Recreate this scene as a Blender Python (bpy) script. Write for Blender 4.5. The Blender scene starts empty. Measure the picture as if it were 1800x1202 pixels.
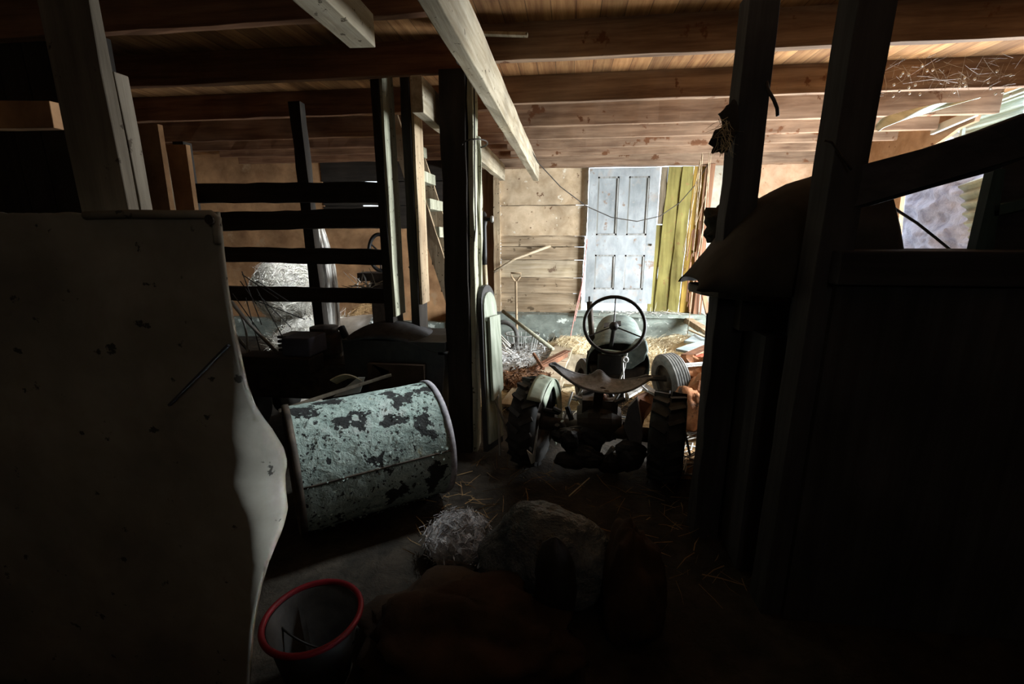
import bpy, math, random
from mathutils import Vector, Matrix, noise
random.seed(7)
SC = bpy.context.scene
COL = SC.collection
PI = math.pi
V = Vector

# ------------------------------------------------------------------ camera
cam_d = bpy.data.cameras.new('camera'); cam = bpy.data.objects.new('camera', cam_d); COL.objects.link(cam)
cam.location = (0, 0, 1.6)
TILT, YAW = math.radians(13.2), math.radians(7.0)
cam.rotation_euler = (PI/2 - TILT, 0, YAW)
cam_d.sensor_width = 36.0; cam_d.lens = 16.0; cam_d.clip_start = 0.05; cam_d.clip_end = 100
SC.camera = cam
SC.view_settings.view_transform = 'Standard'; SC.view_settings.look = 'None'
SC.view_settings.gamma = 1.0; SC.view_settings.use_curve_mapping = False
SC.view_settings.exposure = 0.15
SC.cycles.use_denoising = True
SC.cycles.max_bounces = 6; SC.cycles.diffuse_bounces = 4

# a sight line of the photograph turned into a place at a known distance
_fw = V((-math.sin(YAW)*math.cos(TILT), math.cos(YAW)*math.cos(TILT), -math.sin(TILT)))
_rt = V((math.cos(YAW), math.sin(YAW), 0)); _up = _rt.cross(_fw)
EYE = V((0, 0, 1.6))
def ray(x, y): return _fw*800 + _rt*(x-900) + _up*(601-y)
def atY(x, y, Y): d = ray(x, y); return EYE + d*(Y/d.y)
def atZ(x, y, Z): d = ray(x, y); return EYE + d*((Z-1.6)/d.z)
def atX(x, y, X): d = ray(x, y); return EYE + d*(X/d.x)

# ------------------------------------------------------------------ materials
def hexa(c): return (c[0], c[1], c[2], 1)
def mat(name, c1, c2, scale=(1, 1, 1), fine=6.0, rough=0.85, bump=0.3, spots=None, metal=0.0, blotch=0.35, dist=0.01,
        trans=0.0, alpha=1.0, lo=0.35, hi=0.65, spec=0.3, planks=None):
    m = bpy.data.materials.new(name); m.use_nodes = True
    nt = m.node_tree; N = nt.nodes; L = nt.links
    b = N['Principled BSDF']; b.inputs['Roughness'].default_value = rough; b.inputs['Metallic'].default_value = metal
    b.inputs['Specular IOR Level'].default_value = spec
    tc = N.new('ShaderNodeTexCoord'); mp = N.new('ShaderNodeMapping'); mp.inputs['Scale'].default_value = scale
    oi = N.new('ShaderNodeObjectInfo')
    ad = N.new('ShaderNodeVectorMath'); ad.operation = 'ADD'
    mu = N.new('ShaderNodeVectorMath'); mu.operation = 'SCALE'; mu.inputs[0].default_value = (13, 17, 19)
    L.new(oi.outputs['Random'], mu.inputs['Scale']); L.new(tc.outputs['Object'], ad.inputs[0]); L.new(mu.outputs[0], ad.inputs[1])
    L.new(ad.outputs[0], mp.inputs['Vector'])
    n1 = N.new('ShaderNodeTexNoise'); n1.inputs['Scale'].default_value = fine; n1.inputs['Detail'].default_value = 6
    n1.inputs['Roughness'].default_value = 0.65; n1.inputs['Distortion'].default_value = 0.3
    L.new(mp.outputs[0], n1.inputs['Vector'])
    r1 = N.new('ShaderNodeValToRGB'); r1.color_ramp.elements[0].color = hexa(c1); r1.color_ramp.elements[1].color = hexa(c2)
    r1.color_ramp.elements[0].position = lo; r1.color_ramp.elements[1].position = hi
    L.new(n1.outputs['Fac'], r1.inputs['Fac']); out = r1.outputs['Color']
    # soft large blotches of dirt
    n2 = N.new('ShaderNodeTexNoise'); n2.inputs['Scale'].default_value = 2.3; n2.inputs['Detail'].default_value = 4
    L.new(ad.outputs[0], n2.inputs['Vector'])
    r2 = N.new('ShaderNodeValToRGB'); r2.color_ramp.elements[0].position = .35; r2.color_ramp.elements[1].position = .62
    k = 1-blotch; r2.color_ramp.elements[0].color = (k, k, k, 1); r2.color_ramp.elements[1].color = (1, 1, 1, 1)
    L.new(n2.outputs['Fac'], r2.inputs['Fac'])
    mx = N.new('ShaderNodeMix'); mx.data_type = 'RGBA'; mx.blend_type = 'MULTIPLY'; mx.inputs[0].default_value = 1
    L.new(out, mx.inputs[6]); L.new(r2.outputs['Color'], mx.inputs[7]); out = mx.outputs[2]
    hgt = n1.outputs['Fac']
    if planks:      # planks = (axis 0/1, width): seams and a tone of its own for each plank
        sp = N.new('ShaderNodeSeparateXYZ'); L.new(tc.outputs['Object'], sp.inputs[0])
        dv = N.new('ShaderNodeMath'); dv.operation = 'DIVIDE'; dv.inputs[1].default_value = planks[1]
        L.new(sp.outputs[planks[0]], dv.inputs[0])
        fl = N.new('ShaderNodeMath'); fl.operation = 'FLOOR'; L.new(dv.outputs[0], fl.inputs[0])
        wn = N.new('ShaderNodeTexWhiteNoise'); wn.noise_dimensions = '1D'; L.new(fl.outputs[0], wn.inputs['W'])
        fr = N.new('ShaderNodeMath'); fr.operation = 'FRACT'; L.new(dv.outputs[0], fr.inputs[0])
        rp = N.new('ShaderNodeValToRGB'); e = rp.color_ramp.elements; e[0].position = 0; e[0].color = (.15, .15, .15, 1)
        e[1].position = .05; e[1].color = (1, 1, 1, 1); L.new(fr.outputs[0], rp.inputs['Fac'])
        mr = N.new('ShaderNodeMapRange'); mr.inputs['To Min'].default_value = .6; L.new(wn.outputs['Value'], mr.inputs['Value'])
        m3 = N.new('ShaderNodeMix'); m3.data_type = 'RGBA'; m3.blend_type = 'MULTIPLY'; m3.inputs[0].default_value = 1
        L.new(out, m3.inputs[6]); L.new(rp.outputs['Color'], m3.inputs[7])
        m4 = N.new('ShaderNodeMix'); m4.data_type = 'RGBA'; m4.blend_type = 'MULTIPLY'; m4.inputs[0].default_value = 1
        L.new(m3.outputs[2], m4.inputs[6]); L.new(mr.outputs[0], m4.inputs[7]); out = m4.outputs[2]
    for s in (spots or []):   # (colour, scale, threshold, softness[, stretch])
        sc = N.new('ShaderNodeTexNoise'); sc.inputs['Scale'].default_value = s[1]; sc.inputs['Detail'].default_value = 5
        sc.inputs['Roughness'].default_value = .6
        if len(s) > 4:
            mp2 = N.new('ShaderNodeMapping'); mp2.inputs['Scale'].default_value = s[4]; L.new(ad.outputs[0], mp2.inputs[0]); L.new(mp2.outputs[0], sc.inputs['Vector'])
        else: L.new(ad.outputs[0], sc.inputs['Vector'])
        rs = N.new('ShaderNodeValToRGB'); rs.color_ramp.elements[0].position = s[2]; rs.color_ramp.elements[1].position = s[2]+s[3]
        L.new(sc.outputs['Fac'], rs.inputs['Fac'])
        ms = N.new('ShaderNodeMix'); ms.data_type = 'RGBA'; L.new(rs.outputs['Color'], ms.inputs[0]); L.new(out, ms.inputs[6])
        ms.inputs[7].default_value = hexa(s[0]); out = ms.outputs[2]
    L.new(out, b.inputs['Base Color'])
    if bump:
        bp = N.new('ShaderNodeBump'); bp.inputs['Strength'].default_value = bump; bp.inputs['Distance'].default_value = dist
        L.new(hgt, bp.inputs['Height']); L.new(bp.outputs[0], b.inputs['Normal'])
    if trans: b.inputs['Transmission Weight'].default_value = trans
    if alpha < 1: b.inputs['Alpha'].default_value = alpha
    return m
GX, GY, GZ = (.25, 4, 4), (4, .25, 4), (4, 4, .25)      # grain along x, y, z
M = {}
M['ceil'] = mat('ceiling_boards', (.30, .13, .045), (.62, .33, .13), GY, 5, planks=(0, .135), blotch=.4)
M['joist'] = mat('joist_timber', (.17, .10, .06), (.36, .245, .16), GX, 5, blotch=.3, spots=[((.12, .05, .02), 5, 0.605, .04)])
M['joistL'] = mat('joist_timber_dark', (.16, .07, .035), (.32, .17, .09), GX, 5)  # darker brown than the right-hand row
M['beam'] = mat('beam_timber', (.34, .28, .18), (.58, .52, .39), GY, 6, spots=[((.10, .08, .05), 26, 0.635, .03)])
M['postv'] = mat('weathered_post', (.28, .28, .2), (.56, .56, .42), GZ, 6, spots=[((.06, .05, .03), 30, 0.625, .03)])
M['postb'] = mat('brown_post', (.32, .22, .13), (.58, .46, .3), GZ, 6, spots=[((.06, .05, .03), 30, 0.625, .03)])
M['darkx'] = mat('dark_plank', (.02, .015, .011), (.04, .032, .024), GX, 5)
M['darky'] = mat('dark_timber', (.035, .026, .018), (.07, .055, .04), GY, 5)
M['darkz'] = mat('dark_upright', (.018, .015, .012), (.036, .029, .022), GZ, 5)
M['ply'] = mat('plywood', (.46, .34, .21), (.68, .54, .37), (1, 1, 1), 5, blotch=.3, bump=.1,
               spots=[((.16, .09, .05), 14, 0.645, .03), ((.66, .6, .48), 6, 0.645, .02)])
M['plyo'] = mat('orange_plywood', (.36, .19, .09), (.58, .33, .16), (1, 1, 1), 4, blotch=.4, bump=.1, spots=[((.42, .27, .15), 3.5, .62, .08)])
M['plyp'] = mat('pinkish_plywood', (.38, .23, .13), (.54, .36, .23), (1, 1, 1), 6, blotch=.2, bump=.1, spots=[((.16, .07, .04), 16, 0.645, .03)])
M['cream'] = mat('cream_board', (.28, .26, .205), (.42, .395, .32), (1, 1, 1), 5, blotch=.35, bump=.1, spots=[((.2, .15, .1), 13, 0.635, .03)])
M['wallb'] = mat('wall_board', (.24, .17, .10), (.46, .36, .24), GX, 6, spots=[((.10, .07, .04), 8, 0.605, .05)])
M['walll'] = mat('pale_wall_board', (.40, .32, .2), (.62, .52, .38), GX, 6, spots=[((.16, .11, .07), 8, 0.605, .05)])
M['brown'] = mat('brown_board', (.20, .10, .055), (.36, .21, .12), GZ, 5)
M['olive'] = mat('dull_board', (.13, .10, .06), (.26, .21, .14), GZ, 5)
M['conc'] = mat('concrete', (.17, .195, .17), (.29, .33, .285), (1, 1, 1.6), 7, bump=.4, spots=[((.12, .11, .08), 4, .6, .1), ((.55, .6, .55), 9, 0.605, .05)])
M['doorp'] = mat('worn_blue_white_paint', (.26, .29, .30), (.41, .44, .455), (1, 1, .5), 6, bump=.1, blotch=.2,
                 spots=[((.36, .33, .3), 3.2, .58, .09), ((.24, .18, .14), 5, 0.615, .04), ((.3, .3, .29), 22, 0.625, .03)])
M['doorm'] = mat('shaded_door_moulding', (.20, .20, .18), (.42, .43, .42), GZ, 8, bump=.1)  # darker than the door paint: recess shade put into the colour
M['yellow'] = mat('yellow_paint', (.18, .15, .04), (.28, .245, .075), GZ, 5, bump=.15, spots=[((.22, .14, .05), 16, 0.625, .03)])
M['ochre'] = mat('ochre_paint', (.28, .17, .035), (.44, .29, .06), GZ, 5, bump=.15, spots=[((.2, .11, .05), 7, .62, .05)])
M['red_wood'] = mat('reddish_wood', (.17, .08, .045), (.30, .16, .09), GZ, 5)
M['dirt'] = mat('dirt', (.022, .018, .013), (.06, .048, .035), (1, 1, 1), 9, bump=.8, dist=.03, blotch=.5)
M['straw'] = mat('straw', (.58, .48, .30), (.88, .78, .54), (1, 1, 1), 14, bump=0, blotch=.3)
M['strawd'] = mat('brown_straw', (.22, .13, .06), (.45, .30, .14), (1, 1, 1), 14, bump=0, blotch=.3)
M['strawp'] = mat('bleached_straw', (.62, .60, .53), (.9, .88, .82), (1, 1, 1), 14, bump=0, blotch=.25)
M['shav'] = mat('grey_chaff', (.42, .42, .40), (.8, .8, .78), (1, 1, 1), 22, bump=.6, dist=.02, blotch=.45)
M['rot'] = mat('rotten_leaves', (.05, .025, .015), (.26, .13, .06), (1, 1, 1), 16, bump=.8, dist=.02)
M['rubber'] = mat('rubber', (.022, .022, .021), (.055, .054, .05), (1, 1, 1), 12, rough=.75, bump=.2)
M['rubberg'] = mat('dusty_rubber', (.10, .10, .095), (.22, .215, .2), (1, 1, 1), 12, rough=.85, bump=.2)
M['black'] = mat('black_metal', (.015, .015, .015), (.04, .038, .035), (1, 1, 1), 10, rough=.5, bump=.1)
M['fluff'] = mat('grey_hay', (.30, .30, .31), (.70, .70, .72), (1, 1, 1), 30, bump=.5)
M['iron'] = mat('old_iron', (.03, .025, .02), (.10, .075, .055), (1, 1, 1), 10, rough=.6, bump=.3, metal=.3)
M['rust'] = mat('rust', (.10, .045, .025), (.28, .13, .07), (1, 1, 1), 9, rough=.8, bump=.4)
M['steel'] = mat('dull_steel', (.30, .30, .28), (.55, .55, .52), (1, 1, 1), 9, rough=.5, bump=.1, metal=.3)
M['hood'] = mat('grey_green_paint', (.12, .16, .15), (.24, .30, .275), (1, 1, 1), 14, rough=.75, bump=.3, spots=[((.30, .33, .30), 20, .62, .06)])
M['seat'] = mat('dusty_seat_metal', (.14, .145, .148), (.28, .29, .30), (1, 1, 1), 30, rough=.75, bump=.3, blotch=.3, spots=[((.08, .06, .045), 4, .6, .06), ((.45, .43, .41), 60, .64, .04)])
M['fender'] = mat('pale_green_fender', (.30, .36, .27), (.52, .58, .46), (1, 1, 1), 10, rough=.6, bump=.1, spots=[((.12, .07, .03), 9, .62, .05)])
M['drum'] = mat('peeling_green_paint', (.26, .345, .315), (.43, .53, .485), (1, 1, 1), 18, rough=.85, bump=.9, dist=.02, blotch=.2,
                spots=[((.44, .47, .45), 3, .56, .12), ((.35, .30, .15), 4, .65, .05), ((.028, .03, .03), 42, .60, .02), ((.022, .024, .024), 6.5, .56, .012)])
M['drumr'] = mat('drum_rim', (.22, .21, .23), (.42, .41, .44), (1, 1, 1), 30, rough=.7, bump=.4)
M['pad'] = mat('grey_green_cloth', (.22, .25, .19), (.40, .43, .35), GZ, 6, bump=.2)
M['redm'] = mat('red_painted_metal', (.30, .06, .03), (.48, .12, .06), (1, 1, 1), 8, rough=.6, bump=.2)
M['orange'] = mat('orange_brown_sacking', (.26, .10, .04), (.52, .24, .11), (1, 1, 1), 9, bump=.6, dist=.02, spots=[((.05, .03, .02), 6, .58, .08)])
M['bluebd'] = mat('blue_grey_board', (.24, .30, .31), (.42, .48, .48), GX, 6)
M['tarp'] = mat('dark_tarpaulin', (.042, .038, .032), (.07, .062, .052), (1, 1, 1), 3, rough=.95, bump=.2, spec=.1)
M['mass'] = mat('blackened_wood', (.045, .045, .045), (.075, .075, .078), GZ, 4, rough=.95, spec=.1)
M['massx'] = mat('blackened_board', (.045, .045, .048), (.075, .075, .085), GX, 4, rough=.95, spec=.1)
M['teal'] = mat('flare_tinted_wood', (.02, .045, .045), (.045, .085, .08), GZ, 5, rough=.7)  # teal is lens flare put into the colour of dark wood
M['poly'] = mat('crumpled_polythene', (.30, .31, .42), (.62, .62, .74), (1, 1, 1), 5, rough=.5, bump=.9, dist=.05, blotch=.25)
M['corr'] = mat('translucent_corrugated', (.48, .56, .50), (.70, .78, .70), GY, 5, rough=.5, bump=.1, blotch=.2)
M['corg'] = mat('grey_green_corrugated', (.24, .27, .22), (.46, .48, .38), (1, 1, 1), 5, rough=.6, bump=.1)
M['panel'] = mat('grubby_cream_board', (.27, .245, .19), (.38, .35, .28), (1, 1, 1), 4, rough=.8, bump=.15, blotch=.35,
                 spots=[((.05, .045, .035), 15, 0.645, .03)])
M['lplank'] = mat('grubby_plank', (.15, .125, .09), (.26, .22, .165), GZ, 5, blotch=.3, spots=[((.06, .045, .03), 12, 0.635, .03)])
M['bag'] = mat('clear_plastic_bag', (.05, .06, .065), (.17, .19, .20), (1, 1, 1), 5, rough=.3, bump=1.0, dist=.08)
M['sackb'] = mat('brown_sack', (.03, .018, .010), (.055, .032, .018), (1, 1, 1), 7, rough=.95, bump=.4, dist=.02)
M['redp'] = mat('red_plastic', (.15, .006, .010), (.20, .008, .015), (1, 1, 1), 6, rough=.5, bump=0, blotch=.1)
M['wire'] = mat('black_cable', (.02, .017, .015), (.05, .04, .03), (1, 1, 1), 6, rough=.6, bump=0)
M['rope'] = mat('old_twine', (.36, .26, .16), (.6, .48, .32), (1, 1, 1), 30, bump=.2)
M['pink'] = mat('pink_twine', (.62, .26, .22), (.78, .42, .36), (1, 1, 1), 30, bump=0)
M['white'] = mat('white_enamel', (.62, .66, .64), (.78, .82, .8), (1, 1, 1), 5, rough=.4, bump=0, blotch=.15)
M['tub'] = mat('brown_grey_plastic', (.20, .16, .12), (.36, .31, .25), (1, 1, 1), 4, rough=.5, bump=.2)
M['web'] = mat('cobweb', (.6, .56, .5), (.8, .78, .72), (1, 1, 1), 5, bump=0)
M['log'] = mat('stripped_log', (.20, .17, .14), (.78, .76, .70), (9, 9, .5), 4, bump=.9, dist=.03, lo=.42, hi=.55)
M['violet'] = mat('dark_blue_cardboard', (.05, .05, .07), (.08, .08, .11), (1, 1, 1), 6, bump=.1)
M['grey'] = mat('grey_cardboard', (.15, .155, .16), (.26, .27, .28), (1, 1, 1), 6, bump=.1)

# ------------------------------------------------------------------ mesh helpers
WORLD = {}            # world place of every object made, for parenting
class MB:
    def __init__(s): s.v = []; s.f = []
    def add(s, vs, fs):
        n = len(s.v); s.v += [V(p) for p in vs]; s.f += [[i+n for i in f] for f in fs]; return s
    def box(s, x0, x1, y0, y1, z0, z1):
        vs = [(x, y, z) for z in (z0, z1) for y in (y0, y1) for x in (x0, x1)]
        return s.add(vs, [(0, 2, 3, 1), (4, 5, 7, 6), (0, 1, 5, 4), (2, 6, 7, 3), (0, 4, 6, 2), (1, 3, 7, 5)])
    def board(s, p0, p1, w, h, up=(0, 0, 1), seg=1, jit=0.0, tw=0.0):
        """timber from p0 to p1, w wide (sideways) and h high (along up)"""
        p0, p1 = V(p0), V(p1); d = (p1-p0).normalized(); side = d.cross(V(up)).normalized(); u = side.cross(d)
        vs, fs = [], []
        for i in range(seg+1):
            t = i/seg; c = p0.lerp(p1, t)
            for a, b in ((-1, -1), (1, -1), (1, 1), (-1, 1)):
                vs.append(c + side*(a*w/2 + random.uniform(-jit, jit)) + u*(b*h/2 + random.uniform(-jit, jit)))
        for i in range(seg):
            for k in range(4):
                a, b = i*4+k, i*4+(k+1) % 4
                fs.append((a, b, b+4, a+4))
        fs += [(3, 2, 1, 0), tuple(seg*4+k for k in range(4))]
        return s.add(vs, fs)
    def tube(s, pts, r, n=8, closed=False):
        pts = [V(p) for p in pts]; m = len(pts); rr = r if isinstance(r, (list, tuple)) else [r]*m
        vs, fs = [], []; prev = None
        for i, p in enumerate(pts):
            if closed: d = pts[(i+1) % m]-pts[i-1]
            else: d = pts[min(i+1, m-1)]-pts[max(i-1, 0)]
            d.normalize()
            if prev is None: a = d.orthogonal().normalized()
            else:
                a = prev - d*prev.dot(d)
                a = a.normalized() if a.length > 1e-6 else d.orthogonal().normalized()
            prev = a; b = d.cross(a)
            for k in range(n):
                t = 2*PI*k/n; vs.append(p + (a*math.cos(t)+b*math.sin(t))*rr[i])
        for i in range(m if closed else m-1):
            for k in range(n):
                j = (i+1) % m; fs.append((i*n+k, i*n+(k+1) % n, j*n+(k+1) % n, j*n+k))
        if not closed: fs += [tuple(range(n-1, -1, -1)), tuple((m-1)*n+k for k in range(n))]
        return s.add(vs, fs)
    def lathe(s, prof, o, axis, n=32, closed=False):
        """prof = (radius, distance along axis) pairs"""
        o, ax = V(o), V(axis).normalized(); a = ax.orthogonal().normalized(); b = ax.cross(a); vs, fs = [], []
        for r, h in prof:
            for k in range(n):
                t = 2*PI*k/n; vs.append(o + ax*h + (a*math.cos(t)+b*math.sin(t))*max(r, 1e-4))
        m = len(prof)
        for i in range(m if closed else m-1):
            for k in range(n):
                j = (i+1) % m; fs.append((i*n+k, j*n+k, j*n+(k+1) % n, i*n+(k+1) % n))
        return s.add(vs, fs)
    def prism(s, pts, vec):
        pts = [V(p) for p in pts]; n = len(pts); vec = V(vec)
        vs = pts + [p+vec for p in pts]
        fs = [tuple(range(n)), tuple(range(2*n-1, n-1, -1))] + [(i, i+n, (i+1) % n+n, (i+1) % n) for i in range(n)]
        return s.add(vs, fs)
    def grid(s, fn, nu, nv, cu=False):
        vs = [fn(i/nu, j/nv) for j in range(nv+1) for i in range(nu+1)]
        fs = [(j*(nu+1)+i, j*(nu+1)+i+1, (j+1)*(nu+1)+i+1, (j+1)*(nu+1)+i) for j in range(nv) for i in range(nu)]
        return s.add(vs, fs)
    def blob(s, c, r, seed=0, amp=.15, nu=28, nv=16, fr=1.5, flat=None):
        c = V(c); vs, fs = [], []
        for j in range(nv+1):
            ph = PI*j/nv
            for i in range(nu):
                th = 2*PI*i/nu; d = V((math.sin(ph)*math.cos(th), math.sin(ph)*math.sin(th), math.cos(ph)))
                k = 1+amp*noise.fractal(d*fr+V((seed*7.3, seed*3.1, seed)), 1, 2, 4)
                p = c+V((d.x*r[0], d.y*r[1], d.z*r[2]))*k
                if flat is not None and p.z < flat: p.z = flat
                vs.append(p)
        for j in range(nv):
            for i in range(nu):
                fs.append((j*nu+i, (j+1)*nu+i, (j+1)*nu+(i+1) % nu, j*nu+(i+1) % nu))
        return s.add(vs, fs)
    def strand(s, p, d, ln, w):
        d = V(d).normalized(); sd = d.cross(V((random.uniform(-1, 1), random.uniform(-1, 1), random.uniform(-1, 1))))
        sd = sd.normalized()*w if sd.length > 1e-5 else V((w, 0, 0))
        m = V(p)+d*ln*.5+V((random.uniform(-1, 1), random.uniform(-1, 1), random.uniform(-.5, 1)))*ln*.08
        e = V(p)+d*ln
        up = d.cross(sd).normalized()*w*.6
        return s.add([V(p)-sd, V(p)+sd, m+sd+up, m-sd+up, e+sd*.4, e-sd*.4], [(0, 1, 2, 3), (3, 2, 4, 5)])
    def build(s, name, m, parent=None, smooth=False, bevel=0, solid=0, sub=0, origin=None):
        me = bpy.data.meshes.new(name)
        xs = [p.x for p in s.v]; ys = [p.y for p in s.v]; zs = [p.z for p in s.v]
        o = V(origin) if origin else V(((min(xs)+max(xs))/2, (min(ys)+max(ys))/2, min(zs)))
        me.from_pydata([p-o for p in s.v], [], s.f); me.update()
        ob = bpy.data.objects.new(name, me); COL.objects.link(ob)
        me.materials.append(M[m] if isinstance(m, str) else m)
        if parent is not None: ob.parent = parent; ob.location = o-WORLD[parent.name]
        else: ob.location = o
        WORLD[ob.name] = o
        if smooth: me.polygons.foreach_set('use_smooth', [True]*len(me.polygons))
        if solid: md = ob.modifiers.new('s', 'SOLIDIFY'); md.thickness = solid; md.offset = 0
        if sub: md = ob.modifiers.new('u', 'SUBSURF'); md.levels = sub; md.render_levels = sub
        if bevel: md = ob.modifiers.new('b', 'BEVEL'); md.width = bevel; md.segments = 2; md.limit_method = 'ANGLE'
        return ob
def tag(o, label=None, cat=None, group=None, kind=None):
    if label: o['label'] = label
    if cat: o['category'] = cat
    if group: o['group'] = group
    if kind: o['kind'] = kind
    return o
def thing(name, label, cat, loc, group=None, kind=None):
    o = bpy.data.objects.new(name, None); COL.objects.link(o); o.location = V(loc); o.empty_display_size = .05
    WORLD[o.name] = V(loc); return tag(o, label, cat, group, kind)
def struct(name, loc=(0, 0, 0)):
    return thing(name, None, None, loc, kind='structure')
def plank(name, m, p0, p1, w, h, label, cat, up=(0, 0, 1), jit=.003, group=None, bevel=.004):
    L = (V(p1)-V(p0)).length
    b = MB().board(p0, p1, w, h, up, max(2, int(L/.18)), jit)
    return tag(b.build(name, m, bevel=bevel), label, cat, group)
def ellipse(c, a, b, n=48, t0=0, t1=2*PI):
    c, a, b = V(c), V(a), V(b); return [c+a*math.cos(t0+(t1-t0)*i/n)+b*math.sin(t0+(t1-t0)*i/n) for i in range(n)]
def sag(p0, p1, drop, n=16):
    p0, p1 = V(p0), V(p1); return [p0.lerp(p1, i/n)-V((0, 0, drop*4*(i/n)*(1-i/n))) for i in range(n+1)]
# ------------------------------------------------------------------ the setting
YB, ZT = 6.8, 2.8
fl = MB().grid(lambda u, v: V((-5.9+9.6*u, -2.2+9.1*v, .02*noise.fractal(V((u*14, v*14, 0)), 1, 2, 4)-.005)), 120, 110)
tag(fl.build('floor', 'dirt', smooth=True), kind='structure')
ce = MB().box(-5.9, 3.75, -2.2, 6.9, ZT, ZT+.03)
tag(ce.build('ceiling', 'ceil', origin=(0, 0, ZT)), kind='structure')

wb = struct('wall_back', (0, YB, 0))
def slab(x0, x1, z0, z1, m, name='board', y=YB, t=.03, par=wb, jit=.004):
    b = MB(); n = max(2, int(max(x1-x0, z1-z0)/.12)); ring = []
    for i in range(n): ring.append((x0+(x1-x0)*i/n, z0))
    for i in range(n): ring.append((x1, z0+(z1-z0)*i/n))
    for i in range(n): ring.append((x1-(x1-x0)*i/n, z1))
    for i in range(n): ring.append((x0, z1-(z1-z0)*i/n))
    pts = [V((x+random.uniform(-jit, jit), y, z+random.uniform(-jit, jit))) for x, z in ring]
    return b.prism(pts, (0, t, 0)).build(name, m, par)
slab(-1.0, .245, 2.02, 2.66, 'ply', 'plywood_panel', YB-.03)
slab(-1.0, .243, 1.59, 2.01, 'ply', 'plywood_panel', YB-.03)
slab(-1.0, .22, 1.44, 1.585, 'wallb', y=YB-.015)
slab(-1.0, .22, 1.25, 1.43, 'wallb', y=YB-.02)
slab(-1.0, .21, .99, 1.245, 'walll', y=YB-.015)
slab(-1.0, .2, .76, .985, 'wallb', y=YB-.02)
slab(-1.0, .2, .47, .755, 'wallb', y=YB-.01)
slab(-1.0, .08, .47, 2.6, 'wallb', y=YB+.035)
slab(-1.09, -1.0, .48, 2.6, 'postb', 'stud', YB-.10, .09)
slab(-1.39, -1.06, .45, 2.66, 'brown', 'plywood_panel', YB+.0)
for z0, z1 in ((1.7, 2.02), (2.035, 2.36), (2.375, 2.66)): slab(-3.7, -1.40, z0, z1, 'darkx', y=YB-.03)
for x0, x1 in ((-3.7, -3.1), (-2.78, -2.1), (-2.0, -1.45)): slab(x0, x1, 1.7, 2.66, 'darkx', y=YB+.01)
slab(-2.75, -1.39, -.02, 1.74, 'plyo', 'plywood_panel', YB)
slab(-3.9, -2.76, -.02, 1.74, 'plyo', 'plywood_panel', YB-.02); slab(-3.9, -3.7, 1.74, 2.8, 'plyo', 'plywood_panel', YB-.02)
slab(-5.9, -3.91, -.02, 2.8, 'plyo', 'plywood_panel', YB)
slab(-1.7, 2.05, -.05, .47, 'conc', 'plinth', 6.58, .25)
slab(-5.9, -1.72, -.05, .3, 'conc', 'plinth', 6.66, .18)
slab(2.05, 3.7, -.05, .45, 'conc', 'plinth', 6.6, .23)
# light boards to the right of the doorway
slab(1.87, 2.5, 1.38, 2.66, 'cream', 'cream_panel', YB-.02)
slab(1.87, 2.5, 1.25, 1.375, 'walll', y=YB-.01)
slab(1.87, 2.5, .46, 1.245, 'cream', 'cream_panel', YB-.02)
slab(2.5, 3.72, .4, 2.8, 'plyp', 'plywood_panel', YB-.01)
slab(1.73, 1.92, .47, 2.6, 'brown', y=YB+.04)
# plate above the door
slab(-1.75, 3.45, 2.51, 2.66, 'joist', 'wall_plate', 6.56, .2)
slab(-1.75, 3.6, 2.66, 2.82, 'joist', 'board', 6.8, .04)
# door sill with straw
slab(.12, 1.9, .47, .52, 'conc', 'sill', 6.5, .25)
tag(wb, kind='structure')

dr = struct('door_1', (.71, 6.68, .62))
X0, X1, Z0, Z1, YD = .25, 1.19, .64, 2.49, 6.68
def drail(x0, x1, z0, z1, y=YD, t=.035, m='doorp', nm='door_rail'): MB().box(x0, x1, y, y+t, z0, z1).build(nm, m, dr, bevel=.002)
drail(X0, X0+.12, Z0, Z1, nm='stile'); drail(X1-.13, X1, Z0, Z1, nm='stile'); drail(.655, .785, Z0+.2, 1.33, nm='stile'); drail(.655, .785, 1.60, Z1-.11, nm='stile')
drail(X0+.12, X1-.13, Z1-.11, Z1); drail(X0+.12, X1-.13, Z0, Z0+.2); drail(X0+.12, X1-.13, 1.33, 1.60)
for x0, x1 in ((X0+.12, .655), (.785, X1-.13)):
    for z0, z1 in ((Z0+.2, 1.33), (1.60, Z1-.11)):
        p = MB().box(x0, x1, YD+.018, YD+.03, z0, z1).build('panel', 'doorp', dr)
        mo = MB()
        for a in ((x0, x0+.022, z0, z1), (x1-.022, x1, z0, z1), (x0, x1, z0, z0+.022), (x0, x1, z1-.022, z1)):
            mo.box(a[0], a[1], YD+.004, YD+.018, a[2], a[3])
        mo.build('moulding', 'doorm', dr)
MB().lathe([(0, -.03), (.012, -.03), (.016, -.018), (.008, -.005), (.008, .0), (0, 0)], (X1-.06, YD, 1.47), (0, 1, 0), 14).build('latch', 'iron', dr, smooth=True)
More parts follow.
